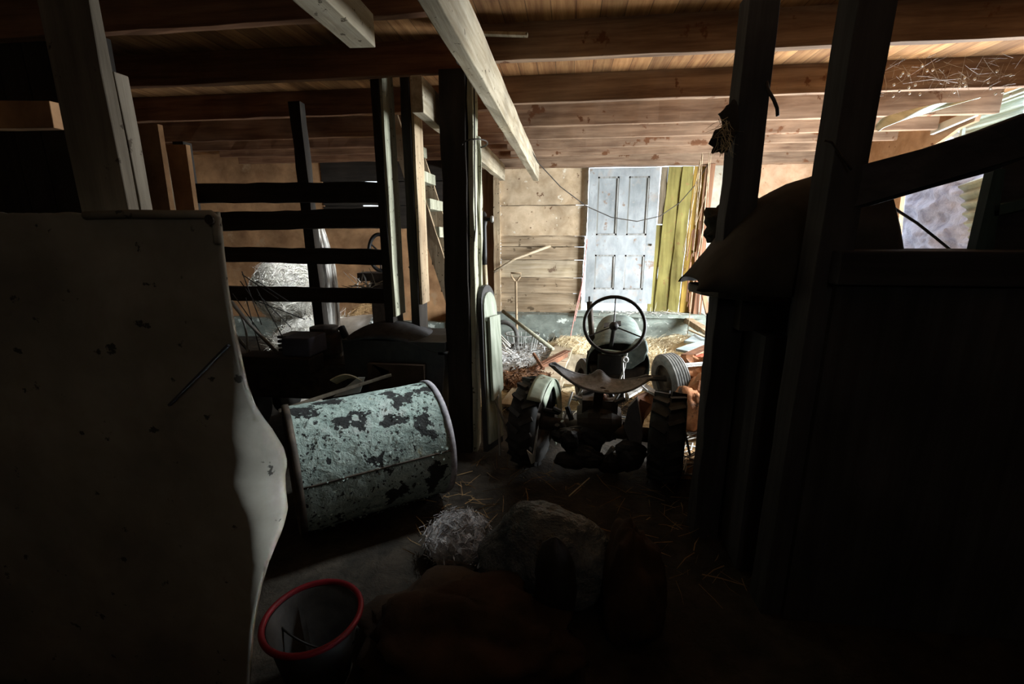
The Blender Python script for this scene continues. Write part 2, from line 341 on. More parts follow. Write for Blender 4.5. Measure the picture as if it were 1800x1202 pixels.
# yellow boards beside the door, light showing between them
plank('yellow_board', 'yellow', (1.34, 6.74, .5), (1.40, 6.74, 2.5), .19, .025, 'bright yellow upright board right beside the white panelled door', 'board', up=(0, 1, 0), jit=.006)
plank('brown_board', 'olive', (1.255, 6.75, 1.75), (1.26, 6.75, 2.5), .085, .02, 'short bare brown board between the door top and the yellow boards', 'board', up=(0, 1, 0))
plank('yellow_board', 'yellow', (1.20, 6.76, .5), (1.235, 6.76, 1.74), .10, .02, 'narrow yellow board touching the lower right edge of the white door', 'board', up=(0, 1, 0))
plank('yellow_board', 'yellow', (1.50, 6.72, .5), (1.56, 6.72, 2.5), .15, .025, 'yellow board left of the crack of daylight', 'board', up=(0, 1, 0), jit=.007)
plank('ochre_board', 'ochre', (1.665, 6.73, .48), (1.71, 6.73, 2.5), .14, .03, 'ochre brown board right of the crack of daylight', 'board', up=(0, 1, 0), jit=.006)
plank('door_post', 'red_wood', (1.79, 6.64, .47), (1.83, 6.64, 2.51), .07, .12, 'reddish brown upright post closing the yellow boards on the right', 'post', up=(0, 1, 0))
sp = MB()
for k in range(14):
    a = atY(1215+random.uniform(-8, 16), 440+k*9, 6.55); sp.board(a, a+V((random.uniform(-.05, .06), -.02, random.uniform(.25, .5))), .02, .008)
tag(sp.build('splintered_lath', 'red_wood'), 'bundle of splintered laths on the reddish post beside the cream panel', 'splintered wood', kind='stuff')

wl = struct('wall_left', (-5.85, 2, 0))
MB().box(-5.9, -5.85, -2.2, 6.9, -.02, 2.8).build('boarding', 'olive', wl)
wf = struct('wall_front', (0, -2.2, 0))
MB().box(-5.9, .2, -2.25, -2.2, -.02, 2.8).build('boarding', 'olive', wf)
MB().box(1.2, 3.7, -2.25, -2.2, -.02, 2.8).build('boarding', 'olive', wf)
MB().box(.2, 1.2, -2.25, -2.2, -.02, 2.72).build('boarding', 'olive', wf)
wr = struct('wall_right', (3.6, 2, 0))
def rpoly(pts, m, nm, x=3.6, t=.04): return MB().prism([V((x, a, b)) for a, b in pts], (t, 0, 0)).build(nm, m, wr)
rpoly([(-2.2, -.02), (2.3, -.02), (2.3, 2.8), (-2.2, 2.8)], 'olive', 'boarding')
rpoly([(2.3, -.02), (6.85, -.02), (6.85, .6), (2.3, .6)], 'plyp', 'boarding')
rpoly([(5.68, .6), (6.85, .6), (6.85, 2.8), (4.9, 2.8), (4.93, 2.6), (5.1, 2.58), (5.3, 2.5), (5.45, 2.46), (5.6, 2.38), (5.72, 2.33), (5.7, 1.9), (5.62, 1.5), (5.76, 1.45), (5.7, 1.2)], 'plyp', 'plywood_panel')
rpoly([(2.3, .6), (3.7, .6), (3.7, 2.5), (4.2, 2.5), (4.2, 2.8), (2.3, 2.8)], 'olive', 'boarding')
# unseen wall added behind the camera to block the fill light low down
tag(MB().box(-2.2, 3.6, -1.05, -1.0, -.02, 1.72).build('wall_light_block', 'olive'), kind='structure')
# daylight slope outside: ground seen through gaps
MB().box(-6, 8, 6.95, 12, -.3, -.25).build('outside_ground', 'strawp')
tag(bpy.data.objects['outside_ground'], kind='structure')

# ------------------------------------------------------------------ ceiling joists
orda = ['nearest', 'second', 'third', 'fourth', 'fifth', 'sixth', 'last']
XR = [3.6, 2.9, 3.5, 3.56, 3.53, 3.5, 3.4]
for i, Y in enumerate([2.12, 2.995, 3.895, 4.675, 5.28, 5.80, 6.36]):
    plank('ceiling_joist', 'joist', (-.62-.03*i, Y, 2.705), (3.57 if i < 4 else XR[i], Y, 2.705), .055, .20,
          f'sawn ceiling joist of the right-hand row, {orda[i]} from the camera', 'joist', jit=.003, group='ceiling joists')
XL = [-5.8, -5.8, -5.8, -5.8, -5.0, -4.6, -4.75]
for i, Y in enumerate([2.36, 3.16, 4.05, 4.92, 5.45, 5.9, 6.45]):
    plank('ceiling_joist', 'joistL', (XL[i], Y, 2.70), (-.5, Y, 2.705), .055, .20,
          f'dark ceiling joist of the left-hand row, {orda[i]} from the camera', 'joist', jit=.005, group='ceiling joists')
# ------------------------------------------------------------------ long beams running away from the camera
plank('long_beam', 'beam', (-.45, 1.2, 2.40), (-.455, 6.35, 2.40), .07, .20, 'pale square-cut beam running to the back wall, above the thick dark post', 'beam', group='long beams')
plank('long_beam', 'beam', (-.915, 2.85, 2.41), (-.915, 6.38, 2.41), .07, .20, 'pale beam running to the back wall, left of the thick dark post', 'beam', group='long beams')
plank('long_beam', 'beam', (-.93, 1.0, 2.47), (-.93, 2.16, 2.47), .12, .13, 'beam stub ending at the top edge left of the pale upright', 'beam', group='long beams')
plank('batten', 'beam', atY(770, 56, 2.9), atY(928, 61, 2.9), .03, .02, 'thin broken stick sticking out under the second joist', 'stick')

# ------------------------------------------------------------------ uprights
pb = thing('timber_post', 'thick dark square post in the middle with a pale right side', 'post', (-.76, 3.2, 0))
MB().board((-.775, 3.2, -.03), (-.765, 3.2, 2.62), .17, .19, (0, 1, 0), 16, .005).build('post', 'darkz', pb, bevel=.006)
MB().board((-.665, 3.21, -.03), (-.655, 3.21, 2.6), .035, .17, (0, 1, 0), 16, .004).build('lit_side', 'postv', pb, bevel=.004)  # pale strip puts the light on this side into the colour
MB().board((-.635, 3.28, .9), (-.625, 3.28, 2.25), .02, .06, (0, 1, 0), 10, .006).build('splint', 'postv', pb)
def upright(x, y, ztop, w, d, label, mside, lean=0, z0=-.03, zf=1.0):
    t = thing('plank_upright', label, 'post', (x, y, 0))
    MB().board((x, y, z0), (x+lean, y, ztop), w, d, (0, 1, 0), 14, .004).build('post', 'darkz', t, bevel=.004)
    MB().board((x+w/2+.012, y, zf), (x+w/2+.012+lean, y, ztop), .022, d-.01, (0, 1, 0), 14, .002).build('lit_side', mside, t, bevel=.003)  # pale strip painted as the lit side, stopped where that side darkens
    return t
upright(-1.335, 3.36, 2.8, .06, .22, 'dark plank upright with pale side where the fence rails end, left of the stair', 'postv', .0)
upright(-1.165, 3.46, 2.8, .07, .20, 'dark plank upright with brownish side between the fence and the thick post', 'postb', .0, zf=1.08)
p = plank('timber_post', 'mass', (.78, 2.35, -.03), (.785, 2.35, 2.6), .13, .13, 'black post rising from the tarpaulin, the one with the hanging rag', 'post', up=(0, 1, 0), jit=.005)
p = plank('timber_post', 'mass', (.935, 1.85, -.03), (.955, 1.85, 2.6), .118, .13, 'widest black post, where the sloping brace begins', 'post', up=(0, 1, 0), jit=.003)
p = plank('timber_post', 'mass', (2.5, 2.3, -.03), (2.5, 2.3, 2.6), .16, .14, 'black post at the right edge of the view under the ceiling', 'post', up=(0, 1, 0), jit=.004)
# the near plank and its neighbours on the left
plank('leaning_plank', 'lplank', (-1.40, 1.3, .0), (-1.42, 1.3, 2.61), .165, .035, 'wide grubby upright plank behind the cream board at the left', 'plank', up=(0, 1, 0), jit=.003)
plank('thin_batten', 'lplank', (-1.485, 1.5, .0), (-1.50, 1.5, 2.12), .03, .05, 'thin batten with a slanted top right of the wide grubby plank', 'batten', up=(0, 1, 0))
for i, (xa, xb, yt, yb, Y) in enumerate(((238, 272, 218, 380, 3.0), (291, 322, 254, 380, 3.3))):
    a, b, c, d = atY(xa, yt, Y), atY(xb, yt, Y), atY(xb+5, yb, Y), atY(xa+9, yb, Y)
    a2, b2 = V((a.x, Y, 0)), V((b.x-.02, Y, 0))
    o = MB().prism([a2, b2, V((b.x+.02, Y, b.z)), V((a.x, Y, a.z))], (0, .04, 0)).build('brown_plank', 'plyo')
    tag(o, ['brown upright board just right of the grubby batten', 'narrow brown board left of the first fence post'][i], 'board')
pt = thing('shade_planks', 'dark planks added for shade at the far left behind the wide grubby plank', 'shade planks', (-3, 2.4, 0))  # added dark planks standing in for shade, hiding the lit left wall
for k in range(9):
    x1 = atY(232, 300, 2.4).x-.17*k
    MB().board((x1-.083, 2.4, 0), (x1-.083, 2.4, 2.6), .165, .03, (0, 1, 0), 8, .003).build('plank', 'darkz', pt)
plank('cross_beam', 'plyo', atY(-60, 205, 2.2), atY(100, 203, 2.2), .05, .13, 'brown beam end at the far left edge behind the wide plank', 'beam')
# ------------------------------------------------------------------ steep stair behind the uprights
st = thing('steep_stair', 'steep open stair of thin planks climbing left behind the uprights', 'stair', (-1.0, 4.8, 0))
a0, a1 = atY(697, 232, 4.5), atY(792, 520, 4.5)
d = (a1-a0).normalized(); foot = a0+d*((a0.z+.0)/-d.z)
for Y in (4.5, 5.0):
    MB().board(a0-d*.32+V((0, Y-4.5, 0)), foot+V((0, Y-4.5, 0)), .13, .03, (0, 1, 0), 12, .003).build('stringer', 'postb', st)
for k in range(9):
    z = .28+k*.27; t = (a0.z-z)/(a0.z-foot.z); c = a0.lerp(foot, t)
    MB().board((c.x+.015, 4.50, z), (c.x+.015, 5.0, z), .17, .10, (0, 0, 1), 4, .002).build('tread', 'postv', st)

# ------------------------------------------------------------------ plank fence of the left bay
YF = 3.7
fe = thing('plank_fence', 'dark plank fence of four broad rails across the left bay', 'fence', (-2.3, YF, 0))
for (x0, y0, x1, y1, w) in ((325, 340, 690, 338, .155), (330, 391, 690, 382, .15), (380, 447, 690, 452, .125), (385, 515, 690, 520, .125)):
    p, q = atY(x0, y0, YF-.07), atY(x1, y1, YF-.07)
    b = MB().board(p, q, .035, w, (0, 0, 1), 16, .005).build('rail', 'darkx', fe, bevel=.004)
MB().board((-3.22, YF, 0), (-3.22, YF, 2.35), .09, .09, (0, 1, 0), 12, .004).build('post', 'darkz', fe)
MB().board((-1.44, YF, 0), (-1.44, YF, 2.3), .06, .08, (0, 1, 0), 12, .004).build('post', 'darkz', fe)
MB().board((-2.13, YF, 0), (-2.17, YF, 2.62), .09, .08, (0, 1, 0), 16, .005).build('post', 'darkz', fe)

# stripped log leaning behind the fence
lg = MB(); n = 22; pts = []
p0, p1 = atY(552, 385, 4.4), V((-2.42, 4.35, .05))
for i in range(26):
    t = i/25; pts.append(p0.lerp(p1, t)+V((.04*math.sin(t*5), .03*math.sin(t*4), 0)))
def logfn(u, v):
    i = min(24, int(v*25)); f = v*25-i; c = pts[i].lerp(pts[i+1], f); th = u*2*PI
    r = (.065+.045*v)*(1+.28*noise.fractal(V((math.cos(th)*2.2, math.sin(th)*2.2, v*1.6)), 1, 2, 4))
    return c+V((math.cos(th)*r, math.sin(th)*r, 0))
lg.grid(logfn, 40, 60)
tag(lg.build('stripped_log', 'log', smooth=True), 'gnarled pale log standing slanted behind the fence post', 'log')

# ------------------------------------------------------------------ straw
def heap(name, c, r, n, m, label, ln=(.10, .22), w=.0022, seed=1, amp=.2, core=None, flat=0.0, cat='straw', cut=.2):
    b = MB(); b.blob(c, (r[0]*.96, r[1]*.96, r[2]*.96), seed, amp, flat=flat)
    c = V(c)
    for k in range(n):
        th, u = random.uniform(0, 2*PI), random.uniform(-cut, 1)
        s = math.sqrt(max(0, 1-u*u)); d = V((s*math.cos(th), s*math.sin(th), u))
        kk = 1+amp*noise.fractal(d*1.5+V((seed*7.3, seed*3.1, seed)), 1, 2, 4)
        p = c+V((d.x*r[0], d.y*r[1], d.z*r[2]))*kk
        if p.z < flat: p.z = flat+random.uniform(0, .02)
        t = V((random.gauss(0, 1), random.gauss(0, 1), random.gauss(0, .6))); t = t-d*t.dot(d)*.85
        b.strand(p-t.normalized()*.05, t, random.uniform(*ln), w*random.uniform(.6, 1.5))
    o = b.build(name, m); return tag(o, label, cat, kind='stuff')
def litter(name, x0, x1, y0, y1, zf, n, m, label, ln=(.06, .2), w=.002, cat='straw', tilt=.25, base=None):
    b = MB()
    if base: b.grid(lambda u, v: V((x0+(x1-x0)*u, y0+(y1-y0)*v, zf(x0+(x1-x0)*u, y0+(y1-y0)*v)*min(1, 6*u, 6*(1-u), 6*v+.2, 6*(1-v)+.1)-.015)), 30, 30)
    for k in range(n):
        x, y = random.uniform(x0, x1), random.uniform(y0, y1)
        d = V((random.gauss(0, 1), random.gauss(0, 1), random.gauss(0, tilt)))
        u, v = (x-x0)/(x1-x0), (y-y0)/(y1-y0)
        b.strand((x, y, zf(x, y)*min(1, 6*u, 6*(1-u), 6*v+.2, 6*(1-v)+.1)+random.uniform(-.01, .012)), d, random.uniform(*ln), w*random.uniform(.6, 1.6))
    return tag(b.build(name, m), label, cat, kind='stuff')
def fz(a, s, sx=1.6): return lambda x, y: max(.0, a+a*.8*noise.fractal(V((x*sx, y*sx, s)), 1, 2, 4))

# two bales at the left behind the fence
heap('straw_bale', (-3.2, 4.95, .98), (.42, .36, .40), 3000, 'strawp', 'round pale straw bale behind the left fence, the upper one', seed=3, amp=.12, cat='straw bale', flat=.62, cut=.9)
bb = MB(); bb.blob((-2.95, 4.9, .34), (.46, .40, .40), 5, .10, flat=0.0)
for k in range(2800):
    th, u = random.uniform(0, 2*PI), random.uniform(-.8, 1); s = math.sqrt(1-u*u)
    p = V((-2.95+.46*s*math.cos(th), 4.9+.41*s*math.sin(th), .34+.42*u))
    bb.strand(p, (random.gauss(0, 1), random.gauss(0, .5), random.gauss(0, 1)), random.uniform(.06, .2), .0024)
tag(bb.build('straw_bale', 'strawp'), 'pale straw bale on the floor under the round one', 'straw bale', kind='stuff')
litter('loose_straw', -3.9, -2.2, 3.9, 4.9, fz(.06, 2), 900, 'strawp', 'loose pale straw on the floor round the bales', base=True)
heap('brown_straw', (-2.45, 5.3, .25), (.42, .4, .5), 1800, 'strawd', 'brown straw heap beside the slanted log', seed=9)
litter('floor_straw', -2.7, -1.5, 4.2, 5.3, fz(.10, 4), 1000, 'straw', 'golden straw under the lying brown tub', base=True)

# lying tub with a ribbed pale rim
tb = thing('plastic_tub', 'brown-grey tub lying on its side, pale ribbed rim to the right', 'tub', (-2.25, 4.9, .1))
c = V((-2.03, 4.75, .47)); ax = V((1, -.10, .05)).normalized()
MB().lathe([(0, -.62), (.20, -.62), (.23, -.6), (.27, -.3), (.285, 0), (.275, 0), (.262, -.3), (.22, -.58), (0, -.6)], c, ax, 40).build('body', 'tub', tb, smooth=True)
rm = MB(); rm.lathe([(.283, -.02), (.31, -.02), (.315, .012), (.29, .018), (.283, 0)], c, ax, 48, True)
rb = rm
for k in range(40):
    t = 2*PI*k/40; a = ax.orthogonal().normalized(); b_ = ax.cross(a); q = c+(a*math.cos(t)+b_*math.sin(t))*.325
    rb.board(q-ax*.015, q+ax*.02, .012, .012)
rb.build('rim', 'white', tb)

# ------------------------------------------------------------------ hand wheel machine behind the fence
hw = thing('hand_wheel_machine', 'old machine with a round hand wheel standing behind the fence rails', 'machine', (-1.85, 4.3, 0))
c = atY(668, 444, 4.25)
MB().tube(ellipse(c, (.10, .02, 0), (0, 0, .17)), .018, 8, True).build('hand_wheel', 'black', hw, smooth=True)
s = MB()
for k in range(3):
    t = k*2*PI/3+.5; s.tube([c, c+V((.10*math.cos(t), .02*math.cos(t), .17*math.sin(t)))], .008, 6)
s.lathe([(0, -.03), (.03, -.03), (.03, .03), (0, .03)], c, (.1, 1, 0), 14); s.build('spoke', 'black', hw)
MB().box(-2.06, -1.72, 4.28, 4.5, 1.16, 1.24).build('table', 'iron', hw, bevel=.006)
MB().box(-1.95, -1.78, 4.32, 4.46, .0, 1.16).build('pedestal', 'iron', hw, bevel=.01)
MB().tube([c+V((0, .02, 0)), c+V((0, .16, -.02)), c+V((.02, .2, -.3))], .025, 8).build('arm', 'iron', hw)
r = MB()
q = atY(640, 501, 3.7)
for k in range(26): r.strand(q+V((random.uniform(-.1, .1), 0, random.uniform(-.04, .03))), (random.gauss(0, 1), -.2, random.gauss(0, .8)), random.uniform(.06, .2), .006)
tag(r.build('wood_splinters', 'strawp'), 'white splinters lying on the fence rail beside the hand wheel', 'splinters', kind='stuff')
g = thing('metal_hoop', 'curved pale metal hoop between the two uprights', 'hoop', atY(722, 450, 4.02))
c = atY(716, 447, 4.02)
MB().tube(ellipse(c, (.06, 0, 0), (0, 0, .12), 20, -1.4, 1.3), .012, 6).build('hoop', 'steel', g, smooth=True)

# ------------------------------------------------------------------ dark machinery left of the drum
mw = thing('old_mower', 'dark old mower with an upright engine under clutter, left of the drum', 'machine', (-2.1, 3.45, 0))
MB().box(-2.6, -1.62, 3.2, 3.75, .32, .62).build('deck', 'iron', mw, bevel=.03)
e = MB(); e.lathe([(0, 0), (.13, 0), (.13, .05), (.15, .06), (.15, .2), (.11, .22), (.11, .27), (0, .28)], (-1.98, 3.45, .60), (0, 0, 1), 20)
for k in range(6): e.box(-2.3, -2.1, 3.3, 3.5, .62+k*.035, .64+k*.035)
e.build('engine', 'iron', mw)
for x in (-2.55, -1.68):
    for y in (3.25, 3.72):
        MB().lathe([(0, -.04), (.06, -.04), (.07, -.02), (.17, -.045), (.2, -.03), (.205, 0), (.2, .03), (.17, .045), (.07, .02), (.06, .04), (0, .04)], (x, y, .2), (1, 0, 0), 28).build('wheel', 'rubber', mw, smooth=True)
MB().tube([(-2.5, 3.3, .6), (-2.62, 3.15, .95), (-2.66, 3.1, 1.15)], .014, 7).tube([(-2.25, 3.3, .6), (-2.42, 3.15, .95), (-2.5, 3.1, 1.12)], .014, 7).build('handle', 'steel', mw, smooth=True)
MB().tube([atY(600, 575, 3.5), atY(612, 600, 3.45), atY(640, 612, 3.4), atY(650, 625, 3.4)], .03, 8).build('hose', 'black', mw, smooth=True)
for i, (px, py, rr) in enumerate(((612, 604, .035), (632, 607, .04))):
    tag(MB().blob(atY(px, py, 3.3), (rr, rr, rr*.7), i, .1, 14, 10).build('tin_can', 'steel', smooth=True), ['small dull tin on the mower next to its hose', 'larger dull tin at the right end of the mower'][i], 'can')
MB().tube(ellipse(atY(424, 590, 3.15), (.03, .02, 0), (0, 0, .17), 20, -1.4, 1.4), .008, 6).build('wire_hoop', 'steel', mw, smooth=True)
ck = MB()
for k in range(9):
    a = atY(random.uniform(405, 455), random.uniform(470, 540), 3.3); ck.tube([a, a+V((random.uniform(.1, .35), random.uniform(-.1, .2), random.uniform(-.45, -.15)))], .004, 5)
tag(ck.build('brushwood', 'rubber'), 'tangle of dark sticks piled between the cream board and the fence', 'brushwood', kind='stuff')
bx = MB().box(-2.1, -1.88, 3.05, 3.3, .72, .86).build('cardboard_box', 'violet', bevel=.01)
tag(bx, 'dull blue-grey box lying on the mower left of the fence post', 'box')
tag(MB().box(-2.45, -1.86, 3.0, 3.2, .60, .72).build('crate', 'darkx', bevel=.01), 'flat dark crate under the blue-grey box', 'crate')
# dark chest between the uprights and the thick post
dc = thing('covered_barrow', 'black hump-backed barrow between the pale uprights and the thick post', 'barrow', (-1.15, 3.25, 0))
MB().grid(lambda u, v: V((-1.62+.78*u, 3.05+.5*v, .78+.17*math.sin(PI*min(1, .15+u))**.8*(.6+.4*math.sin(PI*v)))), 24, 10).build('cover', 'mass', dc, smooth=True, solid=.02)
MB().prism([(-1.6, 3.05, .32), (-.9, 3.05, .32), (-.85, 3.05, .86), (-1.62, 3.05, .86)], (0, .5, 0)).build('tray', 'black', dc)
for x in (-1.55, -.97): MB().board((x, 3.1, 0), (x, 3.1, .4), .05, .05, (0, 1, 0)).build('leg', 'black', dc)
tag(MB().box(-1.42, -1.0, 3.0, 3.045, .45, .70).build('wooden_board', 'sackb'), 'small dull brown board on the front of the black barrow', 'board')
# slanting board and white sheet over the drum
plank('slanting_board', 'lplank', atY(490, 722, 2.65), atY(688, 658, 3.0), .03, .02, 'long thin board slanting down to the left just above the drum', 'board', jit=.002)
tag(MB().prism([atY(585, 698, 2.95), atY(632, 690, 2.95), atY(640, 664, 2.97), atY(628, 664, 2.97)], (0, .02, -.0)).build('white_enamel_sheet', 'white'), 'small white enamel sheet peeping up behind the drum', 'sheet')
tag(MB().prism([atY(655, 640, 3.0), atY(684, 652, 3.0), atY(680, 668, 3.0), atY(650, 662, 3.0)], (0, .02, 0)).build('green_sheet', 'fender'), 'small pale green scrap right of the white enamel sheet', 'scrap')
tag(MB().grid(lambda u, v: atY(580+55*u, 668+14*v-10*math.sin(PI*u), 2.96)+V((0, .1*v, 0)), 10, 4).build('yellowed_cloth', 'straw', solid=.008), 'yellowed rag on the slanting board above the drum', 'rag')

# ------------------------------------------------------------------ the drum
dm = thing('metal_drum', 'big peeling green metal drum lying on its side', 'drum', (-1.15, 2.35, 0))
c0 = V((-1.465, 2.114, .349)); ax = V((math.cos(.65), math.sin(.65), .011)).normalized(); LN, R = .80, .347
a = V((0, 0, 1)); a = (a-ax*a.dot(ax)).normalized(); b_ = ax.cross(a)
def dfn(u, v):
    th = u*2*PI; h = v*LN; rr = R*(1-.012*math.sin(PI*v))+.0035*noise.fractal(V((math.cos(th)*5, math.sin(th)*5, h*9)), 1, 2, 4)
    return c0+ax*h+(a*math.cos(th)+b_*math.sin(th))*rr
MB().grid(dfn, 120, 60).build('shell', 'drum', dm, smooth=True)
for h, nm in ((0, 'rim'), (LN, 'rim')):
    MB().lathe([(R-.012, h-.018), (R+.008, h-.018), (R+.012, h-.008), (R+.010, h+.014), (R-.012, h+.016)], c0, ax, 64, True).build(nm, 'drumr' if h else 'iron', dm, smooth=True)
for h in (.012, LN-.012): MB().lathe([(0, h), (R-.005, h), (R-.005, h+.004), (0, h+.004)], c0, ax, 48).build('lid', 'iron', dm)
sm = MB()
def onr(th, h, r): return c0+ax*h+(a*math.cos(th)+b_*math.sin(th))*r
th = None
best = None
for k in range(360):
    q = onr(2*PI*k/360, LN*.5, R); dd = q-EYE; z = dd.dot(_fw); yy = 601-800*dd.dot(_up)/z
    nrm = (q-(c0+ax*LN*.5))
    if nrm.dot(dd) < 0 and (best is None or abs(yy-822) < best[0]): best = (abs(yy-822), 2*PI*k/360)
th = best[1]
sm.tube([onr(th, .01+LN*.98*i/20, R+.002) for i in range(21)], .006, 6); sm.build('seam', 'iron', dm, smooth=True)
fk = MB()      # flakes of paint standing off the metal
for k in range(420):
    t = th+random.uniform(-1.3, 1.4); h = random.uniform(.03, LN-.03)
    if noise.fractal(V((t*3, h*6, 2)), 1, 2, 3) < -.05: continue
    q = onr(t, h, R+.004); sz = random.uniform(.003, .011); e1 = ax*sz; e2 = (q-(c0+ax*h)).normalized().cross(ax)*sz
    up_ = (q-(c0+ax*h)).normalized()*sz*.9
    fk.add([q-e1, q+e2*.8, q+e1+up_*.3, q-e2+up_], [(0, 1, 2, 3)])
tag(fk.build('paint_flakes', 'drum', dm), kind='stuff')

# ------------------------------------------------------------------ ironing-board-like panel and tools by the thick post
ib = thing('ironing_board', 'narrow round-topped padded board standing on end beside the thick post', 'board', (-.57, 3.15, 0))
pr = []
T = V((-.615, 3.30, 1.245)); Bt = V((-.53, 3.08, .02)); dn = (Bt-T).normalized(); sd = V((.22, .97, 0)).normalized()
sd = (sd-dn*sd.dot(dn)).normalized(); nn = dn.cross(sd)
if nn.x < 0: nn = -nn
for i in range(13):
    t = PI*i/12; pr.append(T+dn*(.14-.14*math.sin(t))+sd*(-.13*math.cos(t)))
pr += [T+dn*1.2+sd*.15, T+dn*1.2-sd*.15]
MB().prism(pr, nn*.035).build('board', 'black', ib, bevel=.004)
pr2 = [q.lerp(T+dn*.6, .09)+nn*.035 for q in pr]
MB().prism(pr2, nn*.012).build('pad', 'pad', ib)
pr3 = [T+dn*.24-sd*.10, T+dn*.22+sd*.10, T+dn*.78+sd*.10, T+dn*.84-sd*.10]
pr3 = [q+nn*.06 for q in pr3]
MB().prism(pr3, nn*.02).build('side_panel', 'pad', ib, bevel=.003)
for k in (0, 1): MB().tube([T+dn*.8+nn*.05+sd*(.05-.1*k), T+dn*1.24+nn*(.10+.04*k)+sd*(-.08+.2*k)], .010, 6).build('leg', 'steel', ib)
tl = thing('hanging_tool', 'black metal tool hanging beside the thick post, knob to the right', 'tool', atY(851, 470, 3.45))
q = atY(851, 470, 3.45)
MB().lathe([(0, 0), (.02, 0), (.024, .1), (.022, .3), (.03, .34), (.024, .39), (.012, .41), (0, .41)], q, (0, 0, 1), 16).build('body', 'black', tl, smooth=True)
MB().tube([q+V((-.04, 0, .355)), q+V((.06, 0, .355))], .014, 8).build('handle', 'black', tl)
MB().lathe([(0, 0), (.022, .0), (.026, .012), (.02, .02), (0, .022)], q+V((.055, 0, .355)), (1, 0, 0), 14).build('knob', 'steel', tl, smooth=True)
MB().tube([q+V((0, 0, .02)), q+V((.008, 0, -.16)), q+V((.004, 0, -.3))], .022, 8).build('straw_wrapping', 'straw', tl, smooth=True)
# cables and cords
q = [atY(833, 118, 3.0), atY(834, 200, 3.05), atY(834, 300, 3.1), atY(836, 400, 3.12), atY(828, 480, 3.15)]
tag(MB().tube(q, .005, 6).build('hanging_rope', 'wire', smooth=True), 'dark cable hanging down the pale side of the thick post', 'cable')
q = [atY(822, 103, 2.6), atY(845, 95, 2.75), atY(841, 104, 2.8), atY(905, 205, 4.3), atY(945, 285, 5.6)]
q += [atY(985, 328, 5.9), atY(1030, 362, 6.1), atY(1075, 382, 6.2), atY(1120, 389, 6.25), atY(1160, 380, 6.3), atY(1195, 356, 6.35), atY(1222, 325, 6.4), atY(1245, 288, 6.45)]
tag(MB().tube(q, .006, 6).build('slack_cable', 'wire', smooth=True), 'long slack cable tied to the pale beam and drooping across the white door', 'cable')
q = ellipse(atY(832, 105, 2.95), (.10, 0, .01), (0, .12, .0), 20)
tag(MB().tube(q, .005, 5, True).build('wire_tie', 'wire'), 'wire tie round the top of the thick post', 'wire')
q = ellipse(atY(835, 253, 3.15), (.08, 0, .012), (0, .14, .0), 20)
tag(MB().tube(q, .005, 5, True).build('wire_tie', 'wire'), 'wire tie round the middle of the thick post', 'wire')
tag(MB().tube([atY(1032, 420, 6.62), atY(1026, 480, 6.55), atY(1024, 494, 6.5), atY(1012, 545, 6.2), atY(1003, 590, 5.9)], .007, 6).tube([atY(1026, 480, 6.55), atY(1018, 530, 6.3), atY(1010, 565, 6.1)], .006, 6).build('pink_twine', 'pink', smooth=True), 'pink twine hanging down left of the white door', 'twine')
tg = MB()
for k in range(9):
    x = 1240+random.uniform(-12, 14); tg.tube([atY(x, 262+random.uniform(0, 25), 5.9), atY(x-random.uniform(2, 14), 330, 6.2), atY(x-random.uniform(8, 36), random.uniform(380, 480), 6.4)], .004, 5)
tg.tube([atY(1245, 290, 6.0), atY(1236, 400, 6.2), atY(1222, 470, 6.3), atY(1208, 590, 6.2)], .005, 5)
tag(tg.build('tangled_twine', 'rope', smooth=True), 'tangled brown twine hanging over the cream panel right of the yellow boards', 'twine', kind='stuff')

# ------------------------------------------------------------------ things at the back wall left of the door
sp = thing('spade', 'wooden D-handled spade standing against the back wall', 'spade', (-.7, 6.4, 0))
t0 = atY(907, 494, 6.42)
MB().tube([t0, atY(909, 610, 6.25)], .017, 10).build('shaft', 'postb', sp, smooth=True)
MB().tube([t0+V((0, 0, -.02)), t0+V((-.06, 0, .06)), t0+V((-.07, 0, .11)), t0+V((.07, 0, .11)), t0+V((.06, 0, .06)), t0+V((0, 0, -.02))], .013, 8).build('handle', 'postb', sp, smooth=True)
e = atY(909, 612, 6.25); MB().box(e.x-.09, e.x+.09, 6.23, 6.25, .02, max(.1, e.z)).build('blade', 'iron', sp)
tag(MB().tube([atY(884, 547, 6.35), atY(972, 614, 5.55)], .026, 12).build('leaning_pole', 'postv', smooth=True), 'thick pale pole leaning from the concrete ledge to the floor', 'pole')
tag(MB().tube([atY(868, 478, 6.55), atY(905, 455, 6.7), atY(968, 432, 6.72)], .018, 8).build('crooked_stick', 'walll', smooth=True), 'crooked stick leaning on the boards above the spade', 'stick')
tag(MB().tube(ellipse(atY(884, 592, 5.9), (.20, -.05, .0), (0, .05, .19), 40, -1.6, 2.4), .030, 10).build('bent_tyre_ring', 'rubberg', smooth=True), 'old grey tyre ring leaning beside the wire basket', 'ring')
wk = thing('wire_basket', 'wire basket of thin bars under the leaning pole', 'basket', atY(918, 612, 5.9))
c = atY(918, 610, 5.95); c.z = .05
for k, (h, r) in enumerate(((.0, .17), (.26, .23))):
    MB().tube(ellipse(c+V((0, 0, h)), (r, 0, 0), (0, r*.8, 0), 36), .007, 6, True).build('hoop', 'steel', wk, smooth=True)
bs = MB()
for k in range(22):
    t = 2*PI*k/22; bs.tube([c+V((.17*math.cos(t), .136*math.sin(t), 0)), c+V((.23*math.cos(t), .184*math.sin(t), .26))], .005, 5)
bs.build('bar', 'steel', wk)
lw = MB()
for k in range(5): lw.tube([atY(868+random.uniform(0, 10), 580+8*k, 5.3), atY(880+random.uniform(0, 8), 590+6*k, 5.2), atY(893+random.uniform(-3, 8), 606+4*k, 5.1)], .008, 5)
